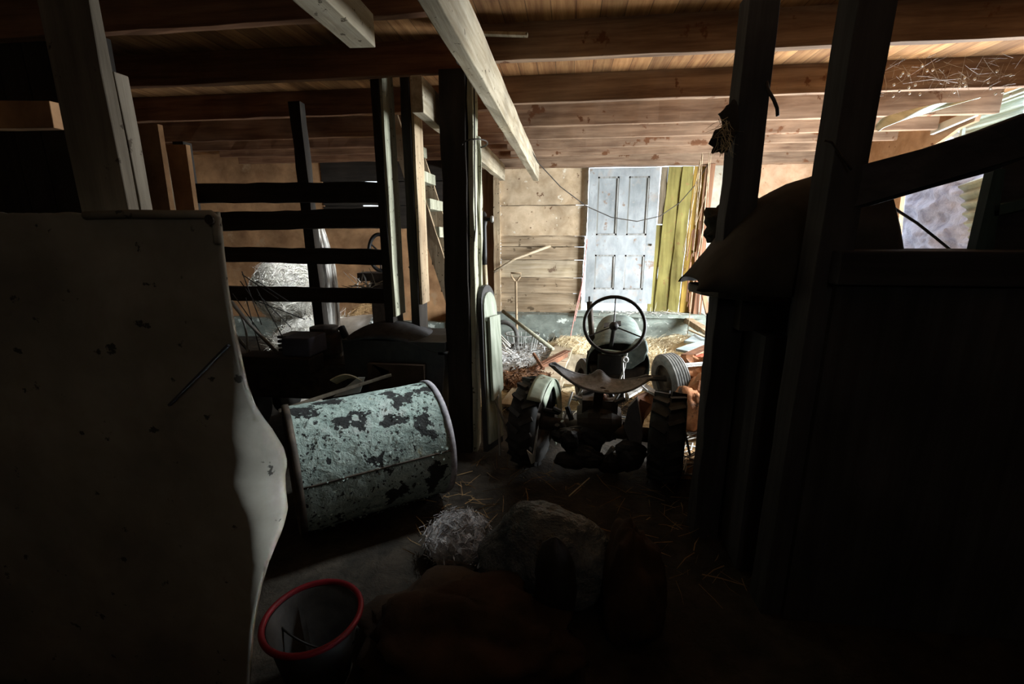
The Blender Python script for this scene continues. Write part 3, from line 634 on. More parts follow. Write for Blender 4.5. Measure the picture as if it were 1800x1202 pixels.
tag(lw.build('bent_wire', 'strawp', smooth=True), 'bent white wires sticking up right of the narrow padded board', 'wire', kind='stuff')
plank('pale_plank', 'walll', atZ(1000, 592, .16), atZ(948, 700, .10), .26, .03, 'wide pale plank lying on the straw left of the tractor hood', 'plank', jit=.004)
plank('pale_plank', 'beam', atZ(1032, 598, .10), atZ(992, 676, .06), .24, .025, 'second pale plank partly buried in straw beside the tractor hood', 'plank', jit=.004)
plank('pale_plank', 'beam', atZ(952, 668, .07), atZ(925, 716, .05), .5, .025, 'short broad pale board near the left rear tyre of the tractor', 'plank')
ra = thing('rusty_angle_iron', 'rusty angle iron lying across the pale plank', 'angle iron', atZ(945, 650, .1))
p0, p1 = atZ(905, 664, .12), atZ(998, 616, .24)
MB().board(p0, p1, .09, .008, (0, 0, 1), 6, .002).build('flange', 'rust', ra); MB().board(p0-V((0, .04, .03)), p1-V((0, .04, .03)), .008, .08, (0, 0, 1), 6, .002).build('web', 'rust', ra)
tag(MB().tube([atZ(955, 648, .2), atZ(938, 622, .22)], .02, 6).build('rusty_bar', 'rust'), 'short rusty bar crossing the angle iron', 'bar')
heap('rotten_leaves', tuple(atZ(925, 672, .04)), (.36, .30, .13), 500, 'rot', 'dark rusty-brown heap of rotten leaves behind the left rear tyre', ln=(.03, .08), w=.008, seed=12, cat='leaves')
litter('grey_chaff', -1.5, .0, 5.0, 6.5, fz(.09, 7), 1400, 'shav', 'grey-white chaff strewn along the back wall left of the planks', ln=(.03, .1), w=.006, cat='chaff', base=True)
litter('trodden_straw', -1.2, .6, 3.9, 5.4, fz(.03, 17), 1500, 'straw', 'trodden straw on the floor left of the tractor', base=True)
heap('straw_pile', (.16, 6.12, .02), (.42, .36, .20), 1500, 'straw', 'straw pile at the foot of the wall under the pink twine', seed=4)
heap('straw_pile', (1.45, 5.68, .0), (.85, .70, .34), 5200, 'straw', 'large golden straw pile right of the tractor hood', seed=6, amp=.25)
litter('trodden_straw', .6, 2.4, 3.6, 5.4, fz(.07, 27), 2600, 'straw', 'golden straw spread on the floor beside the front tyre', base=True)
litter('sill_straw', .2, 1.85, 6.46, 6.62, lambda x, y: .53, 420, 'strawp', 'pale straw lying on the sill below the white door', ln=(.05, .16))
# ------------------------------------------------------------------ the little tractor, seen from behind
tr = thing('garden_tractor', 'small old grey-green tractor with pan seat and steering wheel, seen from behind', 'tractor', (.2, 3.2, 0))
def wheel(nm, c, R, W, axis, m='rubber', lugs=0, ribs=0, rim='iron', hubr=.5):
    prof = [(R*.62, -W*.42), (R*.80, -W*.5), (R*.93, -W*.46), (R*.985, -W*.36)]
    if ribs:
        for k in range(ribs):
            a0 = -W*.36+W*.72*k/ribs; a1 = a0+W*.72/ribs
            prof += [(R, a0), (R, a0+(a1-a0)*.6), (R*.965, a0+(a1-a0)*.66), (R*.965, a0+(a1-a0)*.95)]
    prof += [(R*.985, W*.36), (R*.93, W*.46), (R*.80, W*.5), (R*.62, W*.42)]
    w = MB().lathe(prof, c, axis, 48, True).build(nm, m, tr, smooth=not ribs)
    ax = V(axis).normalized()
    MB().lathe([(R*.63, -W*.40), (R*.66, -W*.44), (R*.60, -W*.2), (R*.25, -W*.05), (R*.22, -W*.25), (0, -W*.25)], c, ax, 32).build('rim', rim, w, smooth=True)
    MB().lathe([(R*.63, W*.40), (R*.66, W*.44), (R*.60, W*.2), (R*.25, W*.05), (R*.20, W*.3), (0, W*.3)], c, ax, 32).build('rim', rim, w, smooth=True)
    if lugs:
        l = MB(); a = ax.orthogonal().normalized(); b = ax.cross(a)
        for k in range(lugs):
            for s in (-1, 1):
                t = 2*PI*(k+(.5 if s > 0 else 0))/lugs; t2 = t+.16
                l.board(V(c)+(a*math.cos(t)+b*math.sin(t))*R*.99+ax*s*W*.44, V(c)+(a*math.cos(t2)+b*math.sin(t2))*R*1.02+ax*s*W*.02, .028, .03, up=(a*math.cos(t)+b*math.sin(t)))
        l.build('tread', m, w)
    return w
RW = .30
wheel('rear_wheel', V((-.225, 3.06, RW)), RW, .19, (.97, -.243, 0), lugs=18)
wheel('rear_wheel', V((.69, 2.94, RW-.015)), RW-.015, .22, (.97, -.243, 0), lugs=18)
wheel('front_wheel', V((.985, 4.25, .26)), .265, .17, (1, .28, .12), m='rubberg', ribs=5)
wheel('front_wheel', V((.22, 4.25, .21)), .24, .16, (1, .28, 0), m='rubberg', ribs=5)
# mudguards: pale green on the left, flat plate on the right
AX, FX, WC0 = V((.97, -.243, 0)), V((.243, .97, 0)), V((-.225, 3.06, RW))
def fend(a, th, r): return WC0+AX*a+FX*(math.cos(th)*r)+V((0, 0, math.sin(th)*r))
MB().grid(lambda u, v: fend(.03+.10*u, PI*(.02+.72*v), .335-.02*u), 5, 26).build('mudguard', 'fender', tr, smooth=True, solid=.006)
MB().grid(lambda u, v: fend(.125+.012*math.sin(v*9), PI*(-.30+1.02*v), .315-(.085+.03*math.sin(v*7))*u), 6, 34).build('mudguard_side', 'fender', tr, smooth=True, solid=.006)
def Q(*pts): return [atY(x, y, Y) for x, y, Y in pts]
MB().prism(Q((1106, 700, 3.0), (1130, 686, 3.2), (1178, 712, 3.0), (1180, 708, 2.95), (1136, 678, 3.25), (1090, 672, 3.3)), (0, .01, .012)).build('footboard', 'steel', tr)
MB().prism(Q((1104, 716, 2.9), (1120, 700, 2.9), (1130, 765, 2.9), (1124, 805, 2.9), (1112, 790, 2.9), (1096, 750, 2.9)), (.012, .06, 0)).build('guard_plate', 'grey', tr, bevel=.003)
MB().prism(Q((1116, 700, 3.05), (1140, 690, 3.15), (1178, 708, 3.05), (1150, 716, 3.0), (1133, 738, 3.0), (1128, 756, 3.0)), (0, .04, 0)).build('guard_plate', 'rust', tr, bevel=.003)
# axle, gearbox, chassis
b = MB(); b.tube([(-.26, 3.07, .29), (.68, 2.935, .28)], .05, 12); b.build('rear_axle', 'iron', tr, smooth=True)
b = MB(); b.lathe([(0, -.15), (.10, -.15), (.14, -.08), (.15, 0), (.14, .08), (.10, .15), (0, .15)], (.24, 3.06, .32), (1, 0, 0), 24); b.box(.12, .36, 2.98, 3.6, .22, .50); b.build('gearbox', 'iron', tr)
b = MB(); b.box(.19, .29, 3.5, 4.3, .22, .36); b.box(.26, .48, 3.56, 4.15, .30, .52); b.build('engine', 'black', tr)
MB().tube([(.22, 4.25, .26), (.5, 4.22, .30), (.95, 4.25, .28)], .03, 8).build('front_axle', 'iron', tr)
random.seed(31)
for k in range(22):
    p = V((random.uniform(.0, .52), random.uniform(2.85, 3.15), random.uniform(.18, .60)))
    q = p+V((random.gauss(0, .09), random.gauss(0, .04), random.gauss(0, .08)))
    MB().tube([p, q], random.uniform(.006, .014), 6).build('link_rod', 'steel', tr)
b = MB()
for k in range(16):
    p = V((random.uniform(-.05, .5), random.uniform(2.9, 3.1), random.uniform(.2, .58))); MB().tube([p, p+V((random.gauss(0, .1), .02, random.gauss(0, .08)))], .018, 7).build('lift_arm', 'black', tr)
MB().tube(Q((1094, 628, 3.35), (1096, 660, 3.3), (1097, 705, 3.2)), .006, 6).build('lever', 'steel', tr)
MB().tube(Q((1102, 618, 3.35), (1098, 645, 3.35), (1090, 668, 3.3)), .008, 6).build('lever', 'steel', tr)
MB().lathe([(.012, 0), (.026, .004), (.026, .014), (.012, .018)], atY(1098, 632, 3.33), (.3, -1, .2), 18, True).build('pull_ring', 'steel', tr, smooth=True)
b = MB()
for k in range(9): b = MB(); b.blob((random.uniform(-.05, .5), random.uniform(2.82, 2.95), random.uniform(.05, .30)), (random.uniform(.06, .12), .05, random.uniform(.05, .1)), k, .25, 14, 9, flat=.0); b.build('shade_lump', 'black', tr)  # dark lumps added to blacken the lit floor under the seat
# hood: long rounded cowl
hd0, hd1 = V((.395, 3.42, .605)), V((.46, 4.15, .645))
def hfn(u, v):
    th = PI*(1.12-1.24*u); t = v
    w = (.235-.035*t); h = (.20+.055*math.sin(min(1, t*1.5)*PI/2))
    c = hd0.lerp(hd1, t); e = 2.6
    cx, sz = math.cos(th), math.sin(th)
    k = (abs(cx)**e+abs(sz)**e)**(-1/e)
    return V((c.x+w*cx*k, c.y, c.z+h*sz*k))
MB().grid(hfn, 36, 20).build('hood', 'hood', tr, smooth=True, solid=.006)
fr = [hfn(i/36, 1) for i in range(37)]; MB().prism(fr, (0, .02, 0)).build('nose', 'hood', tr)
# dash: back face with a dark recess under the wheel
bk = [hfn(i/36, 0) for i in range(37)]
MB().prism([p+V((0, .12, 0)) for p in bk], (0, .02, 0)).build('dashboard', 'iron', tr)
low = [hd0+V((-.22, -.0, .02)), hd0+V((.215, 0, .02)), hd0+V((.20, 0, -.06)), hd0+V((.10, 0, -.16)), hd0+V((-.10, 0, -.17)), hd0+V((-.19, 0, -.10))]
MB().prism(low, (0, .5, 0)).build('hood_flank', 'iron', tr, bevel=.02)
MB().prism(Q((1082, 648, 3.40), (1110, 606, 3.40), (1137, 598, 3.42), (1141, 616, 3.42), (1133, 634, 3.4), (1110, 650, 3.4)), (0, .15, 0)).build('hood_flank', 'hood', tr, bevel=.015)
MB().box(.24, .42, 3.39, 3.44, .56, .72).build('instrument_box', 'black', tr, bevel=.01)
MB().prism(Q((1057, 613, 3.4), (1092, 617, 3.4), (1090, 624, 3.4), (1058, 621, 3.4)), (0, -.012, 0)).build('badge_plate', 'fender', tr)
tag(MB().prism([hfn(.36, .45), hfn(.36, .62), hfn(.52, .62), hfn(.52, .45)], (0, 0, .012)).build('filler_lid', 'black', tr), None)
MB().tube([atY(1036, 530, 3.75), atY(1041, 600, 3.7)], .024, 12).build('exhaust_pipe', 'iron', tr, smooth=True)
MB().tube([atY(1036, 521, 3.75), atY(1036, 532, 3.75)], .008, 8).build('exhaust_rod', 'black', tr)
# steering wheel
sc_ = atY(1080, 571, 3.25); un = V((0, -.62, .78)).normalized()
ea = V((.205, .0, 0)); eb = V((0, .78, .62)).normalized()*.205
e1 = atY(1027, 571, 3.25)-sc_; rw = e1.length
ea = V((rw, 0, 0))
eb = V((0, .42, .91)).normalized()*rw*.98
sw = MB().tube(ellipse(sc_, ea, eb, 56), .0125, 10, True).build('steering_wheel', 'black', tr, smooth=True)
for t in (PI/2-.04, PI+.45, -.43):
    MB().tube([sc_-V((0, -.03, .015)), sc_+ea*math.cos(t)+eb*math.sin(t)], .0055, 6).build('spoke', 'black', sw)
un = ea.cross(eb).normalized()
MB().lathe([(0, -.02), (.03, -.02), (.034, 0), (.026, .02), (0, .024)], sc_-V((0, -.03, .015)), un, 18).build('hub', 'black', sw, smooth=True)
MB().tube([sc_+V((0, .03, -.02)), sc_+V((0.0, .12, -.14)), hd0+V((-.05, .25, -.05))], .016, 10).build('steering_column', 'black', tr)
# pan seat
def sfn(u, v):
    U = (u*2-1); Vv = (v*2-1)
    wx = .315*(1-.10*abs(Vv)**2.5); x = U*wx
    yb = -.135*(1-abs(U)**2.2*.82)
    yf = .115*(1-abs(U)**2.0*.80)
    y = yb+(yf-yb)*v+.05*abs(U)**2
    z = .070*abs(U)**2.6+.015*max(0, -Vv)**2.5*(1-abs(U)**2)-.008*(1-U*U)+.012*Vv*(1-.5*abs(U))
    z += .05*math.exp(-(U/.16)**2)*max(0, Vv)**2
    z -= .018*math.exp(-((abs(U)-.42)/.2)**2)*(1-Vv*Vv)
    z += -.03*U
    return V((.215+x, 2.72+y, .705+z))
s = MB().grid(sfn, 60, 24).build('seat', 'seat', tr, smooth=True, solid=.010)
ed = [sfn(i/40, 0) for i in range(41)]+[sfn(1, i/10) for i in range(1, 11)]+[sfn(1-i/40, 1) for i in range(1, 41)]+[sfn(0, 1-i/10) for i in range(1, 10)]
MB().tube(ed, .0075, 8, True).build('rolled_edge', 'seat', s, smooth=True)
for q in ((.52, .35), (.55, .12)):
    MB().blob(sfn(*q)+V((0, 0, .004)), (.018, .014, .008), 1, .05, 12, 8).build('bolt', 'iron', s, smooth=True)
MB().board((.215, 2.74, .69), (.22, 3.02, .42), .06, .02, (0, 0, 1)).build('seat_spring', 'iron', tr)
tag(MB().blob(atZ(1056, 700, .5), (.05, .05, .04), 2, .2, 12, 8).build('rusty_lump', 'rust', tr), None)
c = atY(985, 800, 2.62)
kn = MB().prism([atY(926, 792, 2.62), atY(936, 800, 2.62), atY(941, 770, 2.62), atY(947, 745, 2.65), atY(943, 775, 2.6), atY(940, 812, 2.6), atY(934, 816, 2.6)], (0, .015, 0)).build('metal_spike', 'steel')
tag(kn, 'bright pointed metal strip leaning on the left rear tyre', 'blade')
tag(MB().prism(Q((1202, 758, 2.9), (1206, 758, 2.9), (1215, 800, 2.9), (1212, 802, 2.9)), (0, .02, 0)).build('metal_strip', 'steel'), 'thin steel strip in the litter by the right rear tyre', 'strip')

# ------------------------------------------------------------------ things heaped on the right of the tractor
heap('orange_sack', (1.28, 4.28, .20), (.26, .34, .30), 10, 'orange', 'crumpled orange-brown sack right of the front tyre, the upper one', ln=(.02, .04), seed=21, amp=.5, cat='sack')
bpy.data.objects['orange_sack'].pop('kind')
b = MB().blob((1.12, 3.78, .12), (.20, .30, .28), 25, .5, 40, 24, flat=0.0); o = b.build('orange_sack', 'orange', smooth=True)
tag(o, 'lower orange-brown sack on the floor between tyre and dark cupboard', 'sack')
tag(MB().board(atZ(1188, 634, .42), atZ(1262, 622, .42), .22, .015, (0, .2, 1), 4).build('red_metal_sheet', 'redm'), 'red painted metal strip on top of the orange sacks', 'sheet')
tag(MB().board(atZ(1210, 624, .46), atZ(1266, 600, .5), .16, .012, (0, .3, 1), 4).build('red_metal_sheet', 'rust'), 'rusty red sheet behind the bright red strip', 'sheet')
tt = MB(); p0, p1 = atZ(1206, 640, .46), atZ(1256, 636, .46); tt.board(p0, p1, .04, .006)
for k in range(20): q = p0.lerp(p1, k/20); tt.board(q, q+V((.0, -.03, -.02)), .009, .005)
tag(tt.build('toothed_strip', 'white'), 'white toothed strip lying in front of the red metal', 'strip')
plank('blue_board', 'bluebd', atZ(1198, 617, .40), atZ(1266, 594, .42), .14, .03, 'blue-grey board lying above the red metal sheets', 'board')
plank('blue_board', 'bluebd', atZ(1218, 603, .40), atZ(1262, 572, .42), .20, .03, 'upper blue-grey board nearest to the concrete ledge', 'board')
plank('grey_beam', 'postb', atZ(1205, 560, .44), atZ(1252, 590, .42), .10, .08, 'short weathered timber slanting down towards the blue boards', 'timber')
plank('lath', 'walll', atZ(1212, 580, .44), atZ(1262, 602, .46), .03, .02, 'thin pale lath over the blue boards', 'lath')
cb = MB()
random.seed(5)
for k in range(12):
    a = atZ(random.uniform(1200, 1228), random.uniform(750, 835), .05); cb.tube([a+V((.08*math.cos(t*1.1+k), .1*math.sin(t*1.3+k), .02+.015*math.sin(t*2+k))) for t in range(7)], .006, 5)
tag(cb.build('tangled_cable', 'steel', smooth=True), 'tangle of grey cable on the floor by the right rear tyre', 'cable', kind='stuff')
litter('floor_litter', .7, 1.6, 2.9, 3.9, fz(.04, 9), 500, 'strawd', 'straw litter on the floor beside the cable tangle', base=True)
plank('leaning_lath', 'red_wood', atY(1232, 495, 6.3), atY(1245, 552, 6.2), .06, .03, 'reddish lath leaning against the lower cream panel', 'lath', up=(0, 1, 0))

# ------------------------------------------------------------------ the black heap on the right
cp = thing('dark_cupboard', 'tall dark cupboard at the right with a worn edge', 'cupboard', (.815, 2.68, 0))
cp.rotation_euler.z = -.29
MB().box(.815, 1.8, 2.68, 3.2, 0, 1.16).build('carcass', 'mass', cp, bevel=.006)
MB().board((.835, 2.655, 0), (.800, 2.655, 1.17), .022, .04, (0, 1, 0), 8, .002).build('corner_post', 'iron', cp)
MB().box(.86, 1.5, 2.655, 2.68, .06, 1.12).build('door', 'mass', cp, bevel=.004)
MB().prism([(.88, 2.65, .75), (.90, 2.65, 1.02), (1.0, 2.65, 1.0), (1.10, 2.65, .66)], (0, -.008, 0)).build('torn_veneer', 'tarp', cp)
# shelf with rounded end
sh = thing('shelf_board', 'thick shelf with a rounded pale front edge under the tarpaulin', 'shelf', (.9, 2.35, 1.2))
s0, s1, s2 = atY(1216, 492, 2.45), atY(1262, 522, 2.2), atY(1320, 524, 2.1)
pts = [V((s0.x, 2.52, s0.z)), V((s0.x-.01, 2.45, s0.z)), s0.lerp(s1, .5)+V((-.02, -.02, 0)), s1, s2, V((2.0, 2.0, 1.35)), V((2.0, 2.52, 1.38))]
pts = [V((p.x, p.y, 1.36)) for p in pts]
MB().prism(pts, (0, 0, -.045)).build('shelf', 'iron', sh, bevel=.012)
MB().box(.80, 1.6, 2.2, 2.6, 1.165, 1.315).build('drawer_box', 'tarp', sh)
# tarpaulin thrown over the heap
prof = [(1216, 488), (1232, 470), (1250, 448), (1268, 428), (1290, 400), (1318, 374), (1340, 350), (1365, 334), (1390, 322), (1425, 312), (1455, 300), (1490, 291), (1508, 300), (1514, 340), (1518, 400), (1520, 440)]
PP = [atY(x, y, 2.3) for x, y in prof]
def tfn(u, v):
    f = u*(len(PP)-1); i = min(len(PP)-2, int(f)); p = PP[i].lerp(PP[i+1], f-i)
    base = 1.36 if p.x < 1.0 else 1.2
    th = PI*v; k = math.sin(th)**.6
    y = 2.3-.36*math.cos(th)*(.5+.5*min(1, u*4))
    z = base+(p.z-base)*k
    n = .022*noise.fractal(V((p.x*6, y*6, z*6)), 1, 2, 3)
    return V((p.x+n*.4-.02*(1-k)*(1-u), y+n, z+n*.35*(k < .98)))
tag(MB().grid(tfn, 70, 30).build('tarpaulin', 'tarp', smooth=True, solid=.006), 'dark tarpaulin draped in a hump over the heap on the right', 'tarpaulin')
b = MB().blob(atY(1302, 398, 2.55)+V((0, .05, .0)), (.14, .12, .13), 44, .5, 36, 22, fr=2.2)
tag(b.build('cloth_bundle', 'tarp', smooth=True), 'dark bundle of cloth at the foot of the post with the rag', 'cloth')
tag(MB().prism([atY(1293, 350, 2.42), atY(1330, 345, 2.42), atY(1345, 352, 2.42), atY(1350, 400, 2.42), atY(1290, 400, 2.42)], (0, .06, 0)).build('folded_cloth', 'tarp', bevel=.01), 'folded dark cloth against the post behind the tarpaulin hump', 'cloth')
# black workbench in front
wbch = thing('workbench', 'black high bench filling the lower right corner', 'bench', (1.6, 1.9, 0))
a = atY(1482, 441, 1.72); c = atY(1810, 437, 1.72)
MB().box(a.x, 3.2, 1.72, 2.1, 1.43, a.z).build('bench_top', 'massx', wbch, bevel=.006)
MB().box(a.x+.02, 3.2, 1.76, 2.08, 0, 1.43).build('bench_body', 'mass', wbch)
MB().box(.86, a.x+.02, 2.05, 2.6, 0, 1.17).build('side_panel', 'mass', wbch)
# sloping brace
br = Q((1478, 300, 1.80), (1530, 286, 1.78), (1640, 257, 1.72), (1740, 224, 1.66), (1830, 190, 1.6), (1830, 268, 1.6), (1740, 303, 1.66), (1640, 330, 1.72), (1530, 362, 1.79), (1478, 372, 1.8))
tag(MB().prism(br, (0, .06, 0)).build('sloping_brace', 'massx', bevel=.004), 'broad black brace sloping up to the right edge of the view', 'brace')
tm = thing('flare_tint_frame', 'dark wooden frame, teal flare tint in its colour, on the bench below the brace', 'frame', (1.55, 1.95, 1.5))
MB().prism(Q((1714, 442, 1.95), (1746, 442, 1.95), (1768, 296, 1.95), (1748, 296, 1.95)), (0, .04, 0)).build('upright', 'teal', tm)
MB().prism(Q((1748, 380, 1.95), (1850, 356, 1.95), (1850, 340, 1.95), (1748, 362, 1.95)), (0, .04, 0)).build('cross_bar', 'teal', tm)
MB().prism(Q((1746, 442, 1.99), (1850, 442, 1.99), (1850, 260, 1.99), (1764, 280, 1.99)), (0, .02, 0)).build('back_panel', 'massx', tm)
dk = MB().prism(Q((1490, 442, 2.2), (1555, 442, 2.2), (1552, 420, 2.2), (1536, 392, 2.2), (1536, 378, 2.2), (1548, 352, 2.2), (1560, 342, 2.2), (1490, 340, 2.2)), (0, .08, 0)).build('hanging_cloth', 'tarp', bevel=.004)
tag(dk, 'dark cloth edge hanging left of the opening', 'cloth')
tag(MB().tube(Q((1520, 350, 2.3), (1570, 365, 2.4), (1612, 392, 2.5), (1645, 418, 2.5), (1672, 440, 2.5)), .007, 6).build('bent_rod', 'wire', smooth=True), 'thin dark rod slanting across the opening in the right wall', 'rod')
# rag, hooks and twig on the posts
rg = MB().grid(lambda u, v: atY(1264+28*u+6*math.sin(v*5)-16*(v-.3)**2+(-12 if u < .3 and v > .35 and v < .8 else 0), 200+68*v+(-26*u if v < .2 else 0)+random.uniform(-2, 2), 2.27), 8, 12)
tag(rg.build('hanging_rag', 'tarp', smooth=True, solid=.012), 'dark rag hanging from the left side of the first black post', 'rag')
st_ = MB()
for k in range(60):
    q = atY(random.uniform(1262, 1285), random.uniform(205, 262), 2.25); st_.strand(q, (random.gauss(0, .5), 0, random.gauss(-.6, .6)), random.uniform(.03, .09), .001)
tag(st_.build('straw_wisp', 'straw'), 'wisp of straw caught in the rag on the first black post', 'straw', kind='stuff')
tag(MB().tube(Q((1347, 140, 2.3), (1350, 158, 2.27), (1360, 175, 2.27), (1366, 190, 2.27), (1367, 204, 2.27)), .008, 6).build('iron_hook', 'wire', smooth=True), 'curved iron hook on the right side of the first black post', 'hook')
tag(MB().tube(Q((1449, 247, 1.77), (1462, 250, 1.77), (1480, 275, 1.77), (1497, 299, 1.76)), .004, 6).build('thin_twig', 'iron', smooth=True), 'thin twig crossing the widest black post', 'twig')

# ------------------------------------------------------------------ outside the opening in the right wall
def psheet(u, v):
    p = V((4.35, 5.0+2.6*u, .5+2.1*v)); n = noise.fractal(V((u*5, v*7, 3)), 1, 2, 5)
    return p+V((.12*n+.25*u*0, 0 if 0 < u < 1 else .06*n, 0))
tag(MB().grid(psheet, 90, 90).build('polythene_sheet', 'poly', smooth=True, solid=.004), 'crumpled bluish polythene sheet hanging outside the opening', 'sheet')
plank('frame_strip', 'white', atX(1590, 330, 3.9), atX(1579, 445, 3.9), .02, .03, 'thin white upright strip at the left edge of the polythene', 'strip', up=(0, 1, 0))
plank('frame_strip', 'black', atX(1584, 330, 3.85), atX(1573, 445, 3.85), .03, .03, 'thin black upright strip beside the white one in the opening', 'strip', up=(0, 1, 0))
def corr(name, p00, pu, pv, nw, amp, m, label, th=.003):
    pu, pv = V(pu), V(pv); nn = pu.cross(pv).normalized()
    b = MB().grid(lambda u, v: V(p00)+pu*u+pv*v+nn*amp*math.sin(v*nw*2*PI), 4, nw*8)
    return tag(b.build(name, m, smooth=True, solid=th), label, 'corrugated sheet', 'corrugated sheets')
# three overlapping pale sheets of the lean-to roof, ribs running along the wall
def sheet4(a, b, c, d, nw, amp, m, label):
    """a-b the far edge, d-c the near edge; ribs run from a to d"""
    a, b, c, d = V(a), V(b), V(c), V(d); nn = (b-a).cross(d-a).normalized()
    g = MB().grid(lambda u, v: a.lerp(b, v).lerp(d.lerp(c, v), u)+nn*amp*math.sin(v*nw*2*PI), 4, nw*10)
    return tag(g.build('corrugated_sheet', m, smooth=True, solid=.003), label, 'corrugated sheet', 'corrugated sheets')
sheet4(atX(1694, 180, 3.66), atX(1688, 207, 3.70), atX(1802, 166, 3.74), atX(1804, 138, 3.70), 3, .010, 'corr', 'upper pale translucent corrugated sheet outside the right wall top')
sheet4(atX(1700, 196, 3.78), atX(1690, 262, 3.9), atX(1800, 238, 4.0), atX(1802, 160, 3.88), 5, .018, 'corr', 'lower pale green corrugated sheet behind the wooden strip')
plank('pale_batten', 'white', atX(1638, 230, 3.56), atX(1718, 196, 3.56), .03, .075, 'pale batten with a square end under the corrugated sheets', 'batten')
plank('pale_batten', 'corr', atX(1695, 205, 3.68), atX(1690, 245, 3.68), .03, .03, 'short upright pale batten under the corrugated sheets', 'batten', up=(0, 1, 0))
plank('pale_batten', 'white', atX(1662, 228, 3.62), atX(1690, 242, 3.68), .02, .05, 'thin pale batten propping the corrugated sheets', 'batten')
sheet4(atX(1688, 325, 3.95), atX(1700, 405, 3.95), atX(1790, 400, 3.98), atX(1790, 290, 3.98), 5, .025, 'corg', 'broken grey-green corrugated sheet right of the polythene')
sheet4(atX(1704, 402, 3.93), atX(1702, 450, 3.93), atX(1770, 450, 3.94), atX(1775, 392, 3.94), 4, .012, 'corg', 'lowest grey-green corrugated piece above the bench')
wv = MB()
random.seed(9)
for k in range(160):
    x = random.uniform(1480, 1795); q = atY(x, random.uniform(100, 182-(x-1480)*.1), 3.80); wv.strand(q, (random.gauss(0, 1), random.gauss(0, .3), random.gauss(0, .7)), random.uniform(.03, .22), .0008)
for k in range(26):
    q = atY(random.uniform(1560, 1790), random.uniform(115, 170), 3.8); wv.blob(q, (.008, .008, .01), k, .3, 8, 5)
tag(wv.build('cobwebs', 'web'), 'dusty cobwebs on the dark joist at the upper right', 'cobweb', kind='stuff')
def plf(u, v): return atY(1548+165*u, 190+22*(1-u)*v+(-22*u)+(14*v if u < .4 else 0), 4.55)+V((0, .05*math.sin(u*9), 0))
tag(MB().grid(lambda u, v: atY(1545+170*u, 213-40*u**.6+(18+14*u*(1-u))*(v)*(1-u*.9), 4.55)+V((0, .05*math.sin(u*9+v*3), 0)), 30, 8).build('hanging_plastic', 'corr', smooth=True, solid=.003), 'strip of pale plastic sagging under the joists at the right', 'plastic')

# ------------------------------------------------------------------ foreground left: cream board
outl = [(384, 372), (388, 400), (391, 440), (398, 500), (407, 552), (418, 610), (428, 665), (438, 715), (446, 745), (455, 775), (470, 806), (473, 830), (470, 858), (474, 885), (481, 915), (478, 940), (472, 965), (464, 1000), (456, 1040), (446, 1100), (440, 1180), (436, 1260)]
OP = [atY(x, y, 1.10) for x, y in outl]
def WC(v): return .035+.075*max(0, 1-abs(v-.55)/.25)**.7
def pfn(u, v):
    f = v*(len(OP)-1); i = min(len(OP)-2, int(f)); p = OP[i].lerp(OP[i+1], f-i)
    x = -2.6+(p.x+2.6)*u**.6
    top = .006*noise.noise(V((u*30, 0, 5)))
    # lower right corner curls away from the camera
    k = max(0, (x-(p.x-WC(v)))/WC(v)); low = max(0, min(1, (v-.22)/.2))*max(0, min(1, (.9-v)/.15))
    y = 1.10+(.8*WC(v)*k*k)*low+.01*noise.noise(V((u*4, v*5, 1)))
    return V((x, y, p.z+(top if v < .02 else 0)))
pn = thing('cream_board_panel', 'large grubby cream board standing at the left with a torn curled right edge', 'board', (-1.7, 1.1, 0))
MB().grid(pfn, 90, 110).build('board', 'panel', pn, smooth=True, solid=.012)
MB().tube([atY(x, y, 1.09) for x, y in ((150, 379), (230, 376), (300, 377), (372, 377), (381, 384), (382, 410), (384, 428))], .011, 8).build('edge_trim', 'panel', pn, smooth=True)
MB().lathe([(0, 0), (.012, 0), (.012, .006), (0, .006)], atY(370, 386, 1.075), (0, -1, 0), 14).build('bolt', 'iron', pn)
gr = MB(); gr.board(atY(298, 712, 1.085), atY(402, 606, 1.085), .006, .010, (0, -1, .1)); gr.build('scratch', 'mass', pn)
tag(MB().prism([atY(470, 852, 1.25), atY(482, 859, 1.25), atY(472, 866, 1.25)], (0, .01, 0)).build('torn_scrap', 'white', pn))

# ------------------------------------------------------------------ foreground floor
pb_ = MB()
C0 = V((-.07, 1.80, .15))
for (dx, dy, dz, rx, ry, rz, sd_) in ((0, .02, .0, .29, .22, .25, 3),):
    pb_.blob(C0+V((dx, dy, dz)), (rx, ry, rz), sd_, .16, 80, 50, fr=1.6, flat=.0)
tag(pb_.build('plastic_bag', 'bag', smooth=True), 'crumpled clear plastic bag standing on the floor in front of the tractor', 'bag')
tag(MB().blob((-.02, 1.62, .16), (.09, .07, .24), 8, .12, 24, 16, flat=0).build('dark_lump', 'black', smooth=True), 'dark rounded object leaning against the front of the plastic bag', 'lump')
heap('pale_fluff', (-.52, 1.98, .06), (.14, .14, .17), 1700, 'fluff', 'pale frayed tuft of hay between the drum and the plastic bag', ln=(.015, .06), w=.0016, seed=14, amp=.4, cat='hay')
sk = MB().blob((-.35, 1.45, .08), (.42, .26, .14), 31, .35, 50, 30, flat=0)
tag(sk.build('brown_sack', 'sackb', smooth=True), 'flat brown sack on the floor in front of the plastic bag', 'sack')
tag(MB().blob((.30, 1.72, .12), (.14, .22, .26), 33, .3, 40, 24, flat=0).build('brown_sack', 'sackb', smooth=True), 'upright brown sack right of the plastic bag', 'sack')
bk_ = thing('red_bucket', 'dark bucket with a red plastic rim in the dark beside the cream board', 'bucket', (-.86, 1.30, 0))
MB().lathe([(0, .005), (.11, .005), (.155, .26), (.150, .26), (.106, .012), (0, .012)], (-.88, 1.275, .0), (0, 0, 1), 40).build('body', 'black', bk_, smooth=True)
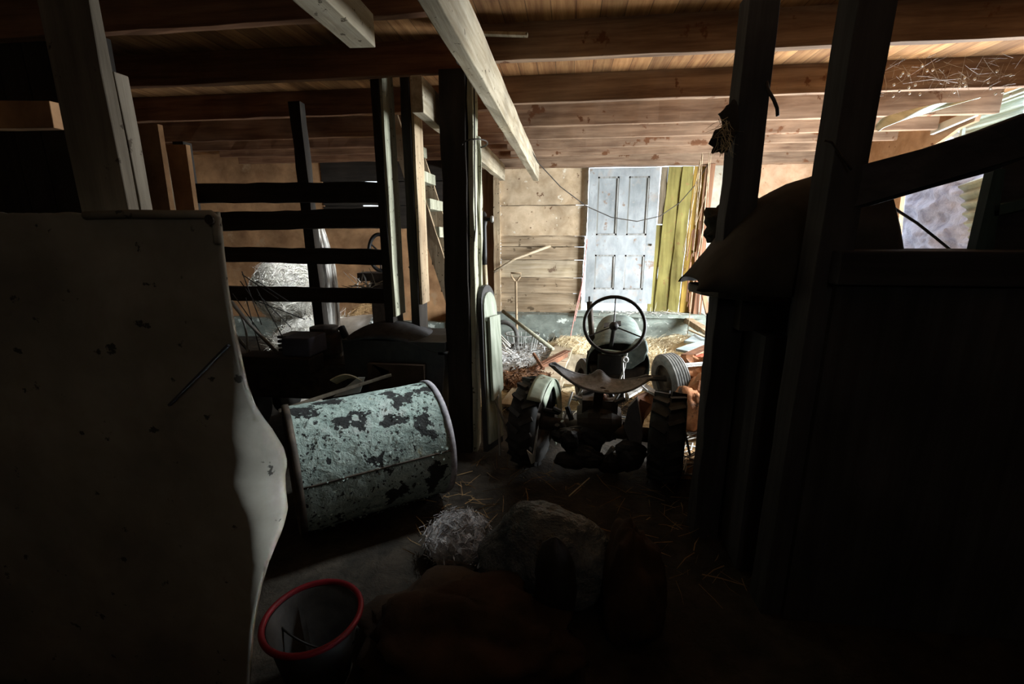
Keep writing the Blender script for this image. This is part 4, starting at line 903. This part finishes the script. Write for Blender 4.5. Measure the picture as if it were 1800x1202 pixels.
MB().tube(ellipse((-.88, 1.275, .265), (.165, 0, 0), (0, .165, 0), 48), .011, 8, True).build('rim', 'redp', bk_, smooth=True)
MB().tube(ellipse((-.88, 1.275, .25), (.165, 0, -.02), (0, .02, -.15), 24, 0, PI), .004, 6).build('handle', 'black', bk_, smooth=True)
litter('floor_litter', -.8, 1.0, 1.9, 2.9, fz(.015, 19), 260, 'strawd', 'sparse straw on the dark floor in front of the tractor')
tag(MB().tube([atZ(1000, 872, .04), atZ(1036, 840, .05)], .004, 5).build('thin_stick', 'straw'), 'single pale stick on the dark floor in front of the tractor', 'stick')

# ------------------------------------------------------------------ light: daylight through the openings, plus added fill lamps
w = bpy.data.worlds.new('world'); SC.world = w; w.use_nodes = True
w.node_tree.nodes['Background'].inputs[0].default_value = (.80, .90, 1.0, 1); w.node_tree.nodes['Background'].inputs[1].default_value = 2.5
def area(name, loc, target, sx, sy, power, col, spread=PI):
    d = bpy.data.lights.new(name, 'AREA'); d.shape = 'RECTANGLE'; d.size = sx; d.size_y = sy; d.energy = power; d.color = col; d.spread = spread
    o = bpy.data.objects.new(name, d); COL.objects.link(o); o.location = loc
    o.rotation_euler = (V(target)-V(loc)).to_track_quat('-Z', 'Y').to_euler(); return o
area('daylight_right_opening', (3.57, 4.65, 1.02), (0.6, 4.9, 1.75), 1.8, .76, 320, (.93, .97, 1.0))
area('daylight_right_upper', (3.57, 4.05, 1.92), (.6, 5.1, -.2), .62, .9, 150, (.90, .96, 1.0), math.radians(125))
area('fill_drum', (.2, 3.27, 2.72), (-1.1, 2.42, .62), .3, .08, 3.6, (.88, .97, 1.0), math.radians(42))  # lamp added between the joists to brighten the drum; the ceiling is closed
area('fill_panel_edge', (3.57, 1.42, 1.15), (-.9, 1.3, .85),   .10, .5, 1.5, (.80, .90, 1.0), math.radians(14))  # added out-of-view lamp for the curled board edge; the wall is closed
area('fill_bales', (-2.3, 4.32, 2.74), (-2.95, 4.8, .8), .35, .12, 9, (.93, .97, 1.0), math.radians(70))  # lamp added under the closed ceiling to brighten the straw bales
area('daylight_outside', (5.6, 4.6, 3.6), (4.0, 5.6, 1.8), 2.0, 2.0, 260, (.93, .97, 1.0))
area('fill_front_high', (.7, -2.12, 2.45), (-1.0, 1.2, 1.5), .9, .4, 3.0, (1.0, .93, .82))  # added warm fill behind the camera for the cream board and dark things
